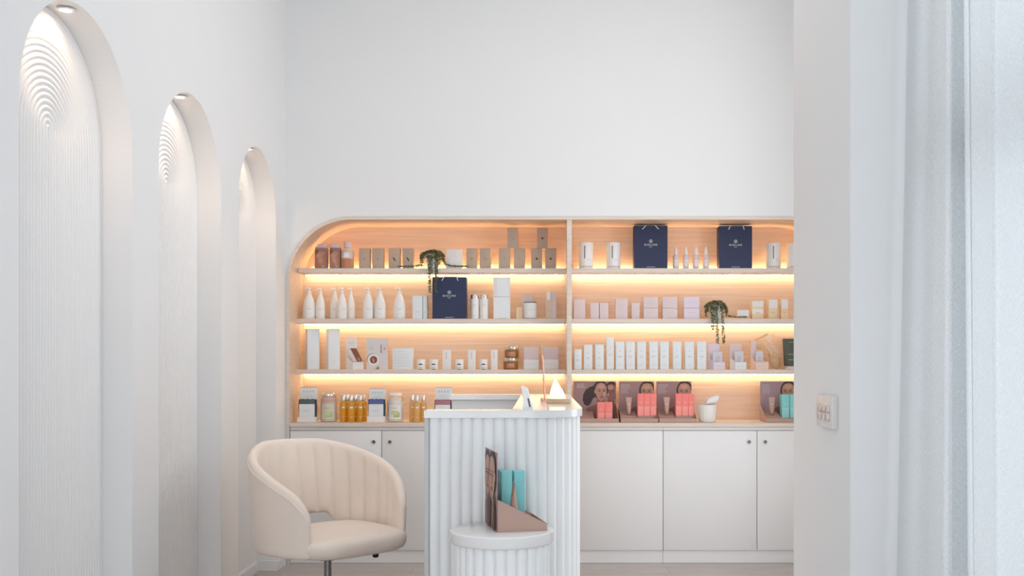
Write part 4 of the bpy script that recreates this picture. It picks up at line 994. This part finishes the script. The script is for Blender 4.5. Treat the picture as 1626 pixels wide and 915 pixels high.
def brushset():
    Y = 6.262; x0 = wx(1228, Y); t = thing('bath_brush_set', 'wrapped natural sponge and wooden bath brush between sachet stand and olive tube', 'gift set', (x0, Y, S3+E))
    def p(px, py, y=0): return Vector((wx(px, Y)-x0, y, wz(py, Y)-S3))
    rnd = random.Random(2)
    w = MB(); w.bm.free(); w.bm = bmesh.new(); bmesh.ops.create_icosphere(w.bm, subdivisions=4, radius=1); w.mi(SPONGE); c = p(1229.5, 572)
    for v in w.bm.verts:
        n = v.co.copy(); k = 1+.07*math.sin(9*n.x+3*n.z)*math.sin(8*n.y+4*n.z)+rnd.uniform(-.025, .025)
        v.co = Vector((n.x*.036*k, n.y*.034*k, n.z*.056*k)); v.co = Matrix.Rotation(-.35, 3, 'Y') @ v.co + c
        v.co.z = max(v.co.z, .0008)
    w.build('sponge', t, angle=80)
    w = MB(); w.tube([p(1193.5, 543.5, .052), p(1205, 538, .052), p(1222.5, 530, .050)], [.006, .0055, .0075], BRUSHW, 10); w.tube([p(1208.5, 544.5, -.03), p(1214, 551, -.036), p(1224, 564, -.04)], [.0085, .007, .007], BRUSHW, 10); w.build('handle', t)
    w = MB(); M = Matrix.Translation(p(1204.5, 549, .03)) @ Matrix.Rotation(.7, 4, 'Y'); w.box(-.028, .028, -.012, .014, -.012, .012, BRUSHW, .009, 3, M); w.build('brush_head', t)
    w = MB(); loops = []
    for k, (px, py, a, b) in enumerate(((1228, 586.8, .034, .034), (1229, 572, .040, .042), (1228, 560, .040, .042), (1225, 552, .030, .028), (1222, 545, .010, .009), (1222, 540, .016, .014), (1222, 532, .030, .018))):
        c = p(px, py); loops.append([(c.x+a*(1+.12*math.sin(5*q+k))*math.cos(q), b*(1+.12*math.cos(4*q+k))*math.sin(q), max(.0004, c.z+(.006*math.sin(3*q+k*2) if k else 0))) for q in [2*PI*i/36 for i in range(36)]])
    w.loft(loops, CLEARB, True, False); w.build('clear_wrap', t, angle=25)
    w = MB(); c = p(1222, 545); w.lathe([(.0105, -.002), (.012, 0), (.0105, .002)], BRUSHW, 16, c); w.build('tie', t)
brushset()
def tube_mesh(t, wd, h, hc, m, mcap, round_r):
    w = MB(); w.lathe([(round_r*.9, 0), (round_r*.93, .001), (round_r*.93, hc-.001), (round_r*.9, hc)], mcap, 24); w.build('cap', t)
    w = MB(); loops = []
    for k in range(11):
        u = k/10; a = round_r+(wd/2-round_r)*u; b = round_r*(1-u)**.8+.0008; z = hc+.0003+(h-hc)*.94*u
        loops.append([(a*math.cos(q), b*math.sin(q), z) for q in [2*PI*i/28 for i in range(28)]])
    a = wd/2; loops.append([(a*math.cos(q), .0008*math.sin(q), h) for q in [2*PI*i/28 for i in range(28)]])
    w.loft(loops, m); w.build('body', t, angle=50)
Y = 6.25; xc, wd, h = span(1242.5, 1268, 538.2, S3, Y)
t = thing('olive_tube', 'dark olive squeeze tube standing on its pale cap by the switch wall', 'tube', (xc, Y, S3+E)); tube_mesh(t, wd, h, .022, OLIVE, LILAC, wd*.40)
w = MB()
for z in (.17, .095, .06): w.flat([(-.022, z), (.022, z), (.022, z+.0015), (-.022, z+.0015)], -.0385, WPRINT)
w.build('print', t)

# --- counter level -------------------------------------------------
def mitt_stand(x0, x1, ytop, yband, ysleeve, ytray, mc, lab, labm, clip=None):
    Y = 6.10; xa, xb = wx(x0, Y), wx(x1, Y); xc = (xa+xb)/2; wd = xb-xa; zs = CT
    h = wz(ytop, Y+.06)-zs; ht = wz(ytray, Y)-zs
    t = thing('card_stand', lab, 'stand', (xc, Y, zs+E), 0, 'grey-white card stands on the counter')
    w = MB(); w.box(-wd*.47, wd*.47, .060, .063, 0, h, WHITEC, .0006, 1); w.rect(-wd*.47, wd*.47, h-.0035, h, .0594, GREYT); w.build('back_card', t)
    w = MB()
    for k in range(4): w.rect(-wd*.30+k*wd*.17, -wd*.30+k*wd*.17+.008, h*.84, h*.90, .0592, PALEPRINT)
    lines(w, -wd*.25, wd*.3, h*.70, h*.78, .0592, PALEPRINT, 2); w.build('print', t)
    w = MB(); w.box(-wd/2, wd/2, 0, .002, 0, ht, WHITE, .0005, 1); w.box(-wd/2, wd/2, .002, .060, 0, .002, WHITE)
    for s in (-1, 1): w.box(s*wd/2-(.002 if s > 0 else 0), s*wd/2+(.002 if s < 0 else 0), .002, .060, .002, ht, WHITE)
    w.build('tray', t)
    Yk = Y+.030; k = thing('boxed_mitt', labm, 'mitt', (xc, Yk, zs+E+.0026), 0, 'exfoliating mitts in white sleeves'); hm = wz(yband, Yk-.02)-zs-.003; hs = wz(ysleeve, Yk-.02)-zs-.003; a = wd*.455
    w = MB(); w.box(-a+.003, a-.006, -.024, .022, 0, hs, WHITEC, .002, 1); w.build('sleeve', k)
    w = MB(); w.box(-a+.002, a-.004, -.0225, .021, hs+.0003, hm-.006, mc, .004, 2); w.loft([[(-a-.002+2*a*i/12, yy, hm-.006+.006*abs(math.sin(i*.9))*.6+(.003 if yy > 0 else 0)) for i in range(13)] for yy in (-.02, -.006, .008, .02)], mc, False, False, closed=False); w.build('cloth', k)
    w = MB()
    for s in (-1, 1): w.loft([[(s*(a-.004), yy, .022), (s*(a-.001), yy, .022), (s*(a+.003), yy, hs*.8), (s*(a+.001), yy, hm-.004), (s*(a-.005), yy, hm-.004), (s*(a-.003), yy, hs*.8)] for yy in (-.012, .012)], mat('dark_side_strap', (74, 70, 72), .8))
    w.build('strap', k)
    w = MB(); lines(w, -a*.5, a*.5, hs*.86, hs*.93, -.0246, PALEPRINT, 1); lines(w, -a*.5, a*.55, hs*.55, hs*.7, -.0246, PALEPRINT, 3); w.build('print', k)
mitt_stand(472.2, 501.6, 614.8, 634, 642, 662.5, TEALM, 'white card stand at the curved end of the counter, holding a grey-teal mitt', 'grey-teal mitt in a white sleeve inside the stand at the counter end')
mitt_stand(582.8, 611, 617, 634, 642, 661.5, BLUEM, 'white card stand between the two bath salt jars, holding a blue mitt', 'blue mitt in a white sleeve between the bath salt jars')
mitt_stand(688.8, 717.2, 615, 635, 643, 661.5, PINKM, 'white card stand rising behind the desk ledge, holding a dusty pink mitt', 'dusty pink mitt partly hidden by the desk ledge')

def saltjar(px, label, pink):
    Y = 6.17; xc = wx(px, Y); r = 13.2*Y/F; h = wz(624.2, Y)-CT
    t = thing('bath_salt_jar', label, 'jar', (xc, Y, CT+E), 0, 'clip-top bath salt jars')
    k = r/.049
    w = MB(); w.lathe([(.042*k, .003), (.0465*k, .006), (.047*k, h*.60), (.045*k, h*.70), (.038*k, h*.78)], SALT if not pink else mat('grey_bath_salt', (222, 212, 196), .85, noise=.1, nscale=90), 28); w.build('salt', t)
    w = MB(); w.lathe([(.043*k, 0), (.048*k, .003), (.049*k, .010), (.049*k, h*.62), (.0475*k, h*.72), (.042*k, h*.80), (.036*k, h*.85), (.034*k, h*.87), (.034*k, h*.89)], GLASSJ, 32); w.build('glass', t)
    w = MB(); w.lathe([(.036*k, h*.8905), (.0375*k, h*.90), (.037*k, h*.97), (.031*k, h)], WHITEG if not pink else SILVER, 28); w.tube([(-.037*k, -.0, h*.92), (-.045*k, -.010, h*.80), (-.038*k, -.032, h*.70)], .0022, SILVER, 6); w.tube([(.037*k, -.0, h*.92), (.045*k, -.010, h*.80), (.038*k, -.032, h*.70)], .0022, SILVER, 6); w.build('clip_lid', t)
    w = MB(); patch(w, .0496*k, -.7, .85, h*.10, h*.60, WHITE if not pink else mat('grey_green_label', (214, 210, 192), .6), 10); patch(w, .0499*k, -.1, .65, h*.16, h*.34, GREENL, 6); patch(w, .0502*k, -.35, .4, h*.24, h*.40, mat('pale_green_label', (206, 210, 168), .6), 6); patch(w, .0499*k, -.4, .3, h*.47, h*.49, GREYT, 6); w.build('label', t)
    if pink:
        w = MB(); w.lathe([(.0478*k, h*.66), (.0486*k, h*.72), (.043*k, h*.80), (.0375*k, h*.85)], mat('pink_neck_tag', (206, 168, 152), .6), 28, cap0=False, cap1=False); w.build('neck_ribbon', t)
saltjar(522, 'clip-top bath salt jar with pinkish neck beside the golden oil bottles', True)
saltjar(628, 'clip-top white bath salt jar beside the blue mitt stand', False)
def oil(mo):
    def f():
        t = thing('oil_bottle', 'x', 'bottle', (0, 0, 0)); r, h = .0205, .166
        w = MB(); w.lathe([(r*.93, 0), (r, .003), (r, .112), (r*.95, .119), (r*.6, .126), (r*.55, .128)], mo, 24); w.build('glass', t)
        w = MB(); w.lathe([(r*.64, .1283), (r*.66, .130), (r*.66, h-.002), (r*.6, h)], SILVER, 20); w.build('cap', t)
        w = MB(); patch(w, r+.0005, -.4, .5, .085, .095, WPRINT); patch(w, r+.0005, -.3, .4, .03, .032, WPRINT); w.build('print', t); return t
    return f
G = 'golden oil bottles'
for px, Y, lb in ((545.3, 6.14, 'golden oil bottle with silver cap, nearest the pink-necked salt jar'), (557.6, 6.125, 'golden oil bottle with silver cap in the middle of the front row'), (572.2, 6.14, 'golden oil bottle with silver cap in front, nearest the blue mitt stand'),
                  (551.2, 6.21, 'golden oil bottle peeking out behind the first two oil bottles'), (564.4, 6.20, 'golden oil bottle standing behind, between the middle and last front ones'), (577.2, 6.22, 'golden oil bottle in the back row, beside the blue mitt stand')):
    stamp('oil', oil(OIL), lb, 'bottle', G, (wx(px, Y), Y, CT+E), .2)
for px, Y, lb in ((654.8, 6.16, 'pale golden oil bottle beside the white salt jar, left of the desk ledge'), (662.2, 6.11, 'pale golden oil bottle in front of its group of three by the desk'), (672.2, 6.15, 'pale golden oil bottle half hidden by the corner of the desk ledge')):
    stamp('oilp', oil(OILP), lb, 'bottle', 'pale golden oil bottles', (wx(px, Y), Y, CT+E), .1)

# --- display units with portrait cards -----------------------------
def clip(poly, x0, x1, z0, z1):
    def cut(P, ins, inter):
        out = []
        for k in range(len(P)):
            a, b = P[k-1], P[k]
            if ins(b):
                if not ins(a): out.append(inter(a, b))
                out.append(b)
            elif ins(a): out.append(inter(a, b))
        return out
    def at(ax, v): return lambda a, b: (lambda t: (a[0]+(b[0]-a[0])*t, a[1]+(b[1]-a[1])*t))((v-a[ax])/(b[ax]-a[ax]))
    for ax, v, s in ((0, x0, 1), (0, x1, -1), (1, z0, 1), (1, z1, -1)):
        if poly: poly = cut(poly, (lambda q, ax=ax, v=v, s=s: s*(q[ax]-v) >= 0), at(ax, v))
    return poly
def ell(cx, cz, rx, rz, rot=0, n=22, a0=0, a1=2*PI):
    return [(cx+rx*math.cos(a)*math.cos(rot)-rz*math.sin(a)*math.sin(rot), cz+rx*math.cos(a)*math.sin(rot)+rz*math.sin(a)*math.cos(rot)) for a in [a0+(a1-a0)*k/n for k in range(n)]]
def portrait(w, cx, cz, rx, rz, y0, sgn, box, skin, turn=0, dark=SKIN2):
    """face printed on a card: layers of flat shapes a fraction of a millimetre apart"""
    lay = [0]
    def put(poly, m):
        lay[0] += 1; q = clip(poly, *box)
        if len(q) > 2: w.flat(q, y0+sgn*.00012*lay[0], m)
    f = turn*rx
    put(ell(cx-f*.25, cz+rz*.16, rx*1.18, rz*.98), HAIR)
    put([(cx-rx*.5, cz-rz*.5), (cx+rx*.5, cz-rz*.5), (cx+rx*.6, cz-rz*1.3), (cx+rx*2.2, cz-rz*1.7), (cx+rx*2.2, cz-rz*3.2), (cx-rx*2.4, cz-rz*3.2), (cx-rx*2.3, cz-rz*1.7), (cx-rx*.6, cz-rz*1.3)], dark)
    put(ell(cx-rx*.92*(1 if turn >= 0 else -1), cz-rz*.02, rx*.16, rz*.20), skin)
    put([(cx-rx*.86, cz+rz*.45), (cx-rx*.55, cz+rz*.80), (cx, cz+rz*.90), (cx+rx*.55, cz+rz*.80), (cx+rx*.86, cz+rz*.45), (cx+rx*.88, cz-rz*.1), (cx+rx*.70, cz-rz*.55), (cx+rx*.32, cz-rz*.92), (cx, cz-rz), (cx-rx*.32, cz-rz*.92), (cx-rx*.70, cz-rz*.55), (cx-rx*.88, cz-rz*.1)], skin)
    hl = SKIN if skin == SKIN2 else mat('print_skin_soft', (202, 158, 138), .55)
    put(ell(cx+f*.2, cz+rz*.50, rx*.50, rz*.26), hl)
    for s in (-1, 1): put(ell(cx+s*rx*.45+f*.35, cz-rz*.28, rx*.26, rz*.20), hl if s*turn >= 0 else skin)
    for s in (-1, 1):
        ex = cx+s*rx*.38+f*.3
        put(ell(ex, cz+rz*.19, rx*.24, rz*.030, -s*.12), HAIR); put(ell(ex, cz+rz*.03, rx*.22, rz*.055), dark); put(ell(ex, cz+rz*.035, rx*.17, rz*.022), HAIR)
    nx = cx+f*.38
    put([(nx-rx*.06, cz+rz*.1), (nx+rx*.06, cz+rz*.1), (nx+rx*.16, cz-rz*.30), (nx, cz-rz*.37), (nx-rx*.16, cz-rz*.30)], dark if dark != SKIN2 else SKIN)
    put(ell(nx, cz-rz*.34, rx*.15, rz*.035), dark)
    put(ell(cx+f*.3, cz-rz*.58, rx*.28, rz*.075), LIPS); put(ell(cx+f*.3, cz-rz*.655, rx*.22, rz*.05), mat('print_lip_light', (176, 112, 104), .5))

def display(label, X, Yc, zs, wd, h, dep, kind, yaw=0, group=None, mcard=MAUVE):
    t = thing('display_unit', label, 'display', (X, Yc, zs+E), yaw, group)
    w = MB(); w.box(-wd/2+.004, wd/2-.004, 0, .003, 0, h, mcard, .0005, 1); card = w.build('back_card', t)
    x0, x1 = -wd/2+.0045, wd/2-.0045; box = (x0, x1, .004, h-.001)
    w = MB()
    if kind == 'pair':
        q = clip([(.030, .236), (.0, .222), (-.030, .212), (-.056, .196), (-.072, .165), (-.076, .13), (-.068, .105), (-.052, .094), (-.034, .096), (-.022, .115), (-.010, .14), (.005, .15), (.03, .15)], *box); w.flat(q, -.0004, HAIR)
        portrait(w, .103, .180, .037, .058, -.0006, -1, box, SKIN2, -.35, LIPS); portrait(w, .040, .184, .040, .062, -.0032, -1, box, SKIN, .35)
        lines(w, x0+.02, -.055, .205, .235, -.0005, WPRINT, 4)
    elif kind == 'single':
        portrait(w, .066, .181, .044, .062, -.0006, -1, box, SKIN, -.2); lines(w, x0+.012, -.035, .170, .232, -.0005, WPRINT, 6)
    elif kind == 'back':
        portrait(w, .054, .178, .058, .072, .0036, 1, box, SKIN, -.2); portrait(w, -.044, .180, .056, .074, .0062, 1, box, SKINL, .2)
        w.flat(clip([(-.03, .10), (.01, .115), (.035, .09), (.03, .0), (-.02, .0)], *box), .0088, HAIR); w.flat(clip([(-.10, .12), (-.085, .115), (-.06, .0), (-.10, .0)], *box), .0088, HAIR)
        w.flat(clip([(-.075, .105), (-.015, .118), (-.014, .110), (-.075, .097)], *box), .0090, SKINL)
    w.build('portrait_print', card)
    w = MB(); hb, hf = .107, .023; s = .0022; fl = .024                       # tray: floor, lip, sloping sides, tester step
    w.box(-wd/2, wd/2, -dep, -.0005, 0, .004, MAUVET); w.box(-wd/2, wd/2, -dep, -dep+s, .004, hf, MAUVET)
    for q in (-wd/2, wd/2-s):
        P = [(q, -dep+s, .004), (q, -.0005, .004), (q, -.0005, hb), (q, -dep+s, hf)]; w.loft([P, [(a+s, b, c) for a, b, c in P]], MAUVET)
    xs = -wd*.04
    w.loft([[(-wd/2+s, -dep+s+.001, .018), (-wd/2+s, -.001, .058), (-wd/2+s, -.001, .004), (-wd/2+s, -dep+s+.001, .004)], [(xs, -dep+s+.001, .018), (xs, -.001, .058), (xs, -.001, .004), (xs, -dep+s+.001, .004)]], MAUVET)
    w.build('tray', t)
    return t
def local(t, x, y): c, s = math.cos(t.rotation_euler.z), math.sin(t.rotation_euler.z); return t.location.x+c*x-s*y, t.location.y+s*x+c*y
def coral_box(key, m, mb_, wd, h, dp):
    def f():
        w = MB(); w.box(-wd/2, wd/2, -dp/2, dp/2, 0, h, m, .0011, 2); y = -dp/2-.0004
        w.rect(-wd*.42, wd*.42, h*.02, h*.45, y, mb_); w.rect(-wd*.25, wd*.25, h*.62, h*.63, y-.0002, WPRINT); w.rect(-wd*.2, wd*.2, h*.55, h*.556, y-.0002, WPRINT); w.rect(-wd/2+.002, wd/2-.002, h-.004, h-.0034, y, mb_)
        return w.build('skincare_carton')
    return f
def boxes(t, xs, yfront, zb, wd, h, dp, m, mb_, labs, group):
    for x, lb in zip(xs, labs):
        X, Y = local(t, x, yfront+dp/2)
        stamp('%s%.3f' % (m.name, wd), coral_box('', m, mb_, wd, h, dp), lb, 'box', group, (X, Y, t.location.z+zb), t.rotation_euler.z)
def tester(t, x, y, zb, lb):
    X, Y = local(t, x, y)
    def f():
        q = thing('tester_tube', 'x', 'tube', (0, 0, 0)); tube_mesh(q, .040, .107, .016, TUBEM, TUBECAP, .0125); w = MB(); lines(w, -.008, .008, .06, .07, -.0108, WPRINT, 2); w.build('print', q); return q
    stamp('tester', f, lb, 'tube', 'rose-beige tester tubes', (X, Y, t.location.z+zb), t.rotation_euler.z)
YC, DP = 6.272, .19
d1 = display('mauve display with two women on its card, beside the desk corner', wx(909, YC)+.14, YC, CT, .275, .2475, DP, 'pair', group='mauve skincare displays')
boxes(d1, (.031, .078), -.150, .0046, .0460, .118, .05, CORAL, CORALB, ('coral carton nearer the desk in the two-women display', 'coral carton farther from the desk in the two-women display'), 'coral cartons')
cl3 = lambda nm: ('coral carton next to the tester tube in the %s' % nm, 'middle coral carton in the %s' % nm, 'coral carton at the outer side of the %s' % nm)
xcs = {}
for nm, pc, lb, q in (('middle mauve display', 1013.0, 'mauve display with one woman and coral cartons, the middle of three', 0), ('mauve display beside the white pot', 1073.2, 'mauve display with one woman and coral cartons, beside the white ribbed pot', 1)):
    dd = display(lb, wx(pc, 6.18), YC, CT, .229, .2475, DP, 'single', group='mauve skincare displays')
    w = MB(); w.box(-.006, .111, -.13, -.052, .0042, .0345, MAUVET); w.build('riser', dd)
    boxes(dd, (.0135, .0525, .0915), -.128, .0350, .0385, .1385, .055, CORAL, CORALB, cl3(nm), 'coral cartons')
    tester(dd, -.056, -.085, .0436, 'rose-beige tester tube on the step of the %s' % nm)
d4 = display('mauve display with teal cartons cut off by the switch wall', wx(1206, YC)+.1145, YC, CT, .229, .2475, DP, 'single', group='mauve skincare displays', mcard=mat('lilac_mauve_card', (172, 146, 154), .5))
w = MB(); w.box(-.006, .111, -.13, -.052, .0042, .0205, MAUVET); w.build('riser', d4)
boxes(d4, (.0185, .0685), -.130, .0210, .0470, .148, .055, TEAL, TEALB, ('teal carton next to the tester tube by the switch wall', 'teal carton touching the edge of the switch wall view'), 'teal cartons by the switch wall')
tester(d4, -.056, -.085, .0436, 'rose-beige tester tube beside the teal cartons by the switch wall')

d5 = display('mauve display standing on the round fluted plinth, portraits on its back card', -.166, 3.388, PH, .226, .262, .168, 'back', math.radians(103), None)
w = MB()
w.box(.0, .108, -.125, -.03, .0042, .030, MAUVET); w.build('riser', d5)
w = MB(); xx = -.1136; w.quad([(xx, -.140, .0150), (xx, -.052, .0150), (xx, -.052, .0162), (xx, -.140, .0162)], mat('gold_print', (206, 178, 132), .4)); w.build('side_print', d5)
for (lx, ly), lb in zip(((.026, -.054), (.026, -.0985), (.075, -.054)), ('teal carton in the plinth display just behind the tester tube', 'teal carton in the plinth display nearest the low front lip', 'teal carton in the plinth display mostly hidden behind the other two')):
    boxes(d5, (lx,), ly-.0185, .0305, .042, .156, .037, TEAL, TEALB, (lb,), 'teal cartons on the plinth')
tester(d5, -.052, -.066, .0500, 'rose-beige tester tube in front of the teal cartons on the plinth')
# --- white ribbed pot with towel ----------------------------------
Y = 6.12; xp = wx(1123, Y); r = 14.6*Y/F; hp = wz(643, Y)-CT
pt = thing('ribbed_pot', 'white ribbed ceramic pot on the counter holding a rolled towel', 'pot', (xp, Y, CT+E))
w = MB(); i = w.mi(POTM); n = 220; rows = []
for q, z in ((.80, 0), (.86, .003), (.93, hp*.3), (.985, hp*.7), (1.0, hp-.006), (.985, hp), (.93, hp), (.91, hp-.01), (.80, .006)):
    rows.append([(r*q*(1+(.022*abs(math.sin(11*a)) if .003 < z < hp and q > .92 else 0))*math.cos(a), r*q*(1+(.022*abs(math.sin(11*a)) if .003 < z < hp and q > .92 else 0))*math.sin(a), z) for a in [2*PI*k/n for k in range(n)]])
w.loft(rows, POTM); w.build('bowl', pt, angle=60)
w = MB(); w.lathe([(r*.84, -.0004), (r*.84, .002)], GREYT, 40); w.build('foot', pt)
w = MB(); loops = []
for k in range(9):
    u = k/8; x = -.008+.070*u; zc = hp+.016+.012*u+.004*math.sin(u*2.4); aa = .034*(1-.25*(u-.5)**2)*(.9 if k in (0, 8) else 1)
    loops.append([(x+.010*math.sin(q), aa*.95*math.cos(q), zc+aa*.80*math.sin(q)*(1+.10*math.sin(3*q+u*3))) for q in [2*PI*j/28 for j in range(28)]])
w.loft(loops, TOWEL)
tw = w.build('rolled_towel', None, (xp, Y, CT+E), angle=60); tag(tw, 'rolled white towel sticking out of the ribbed pot', 'towel')
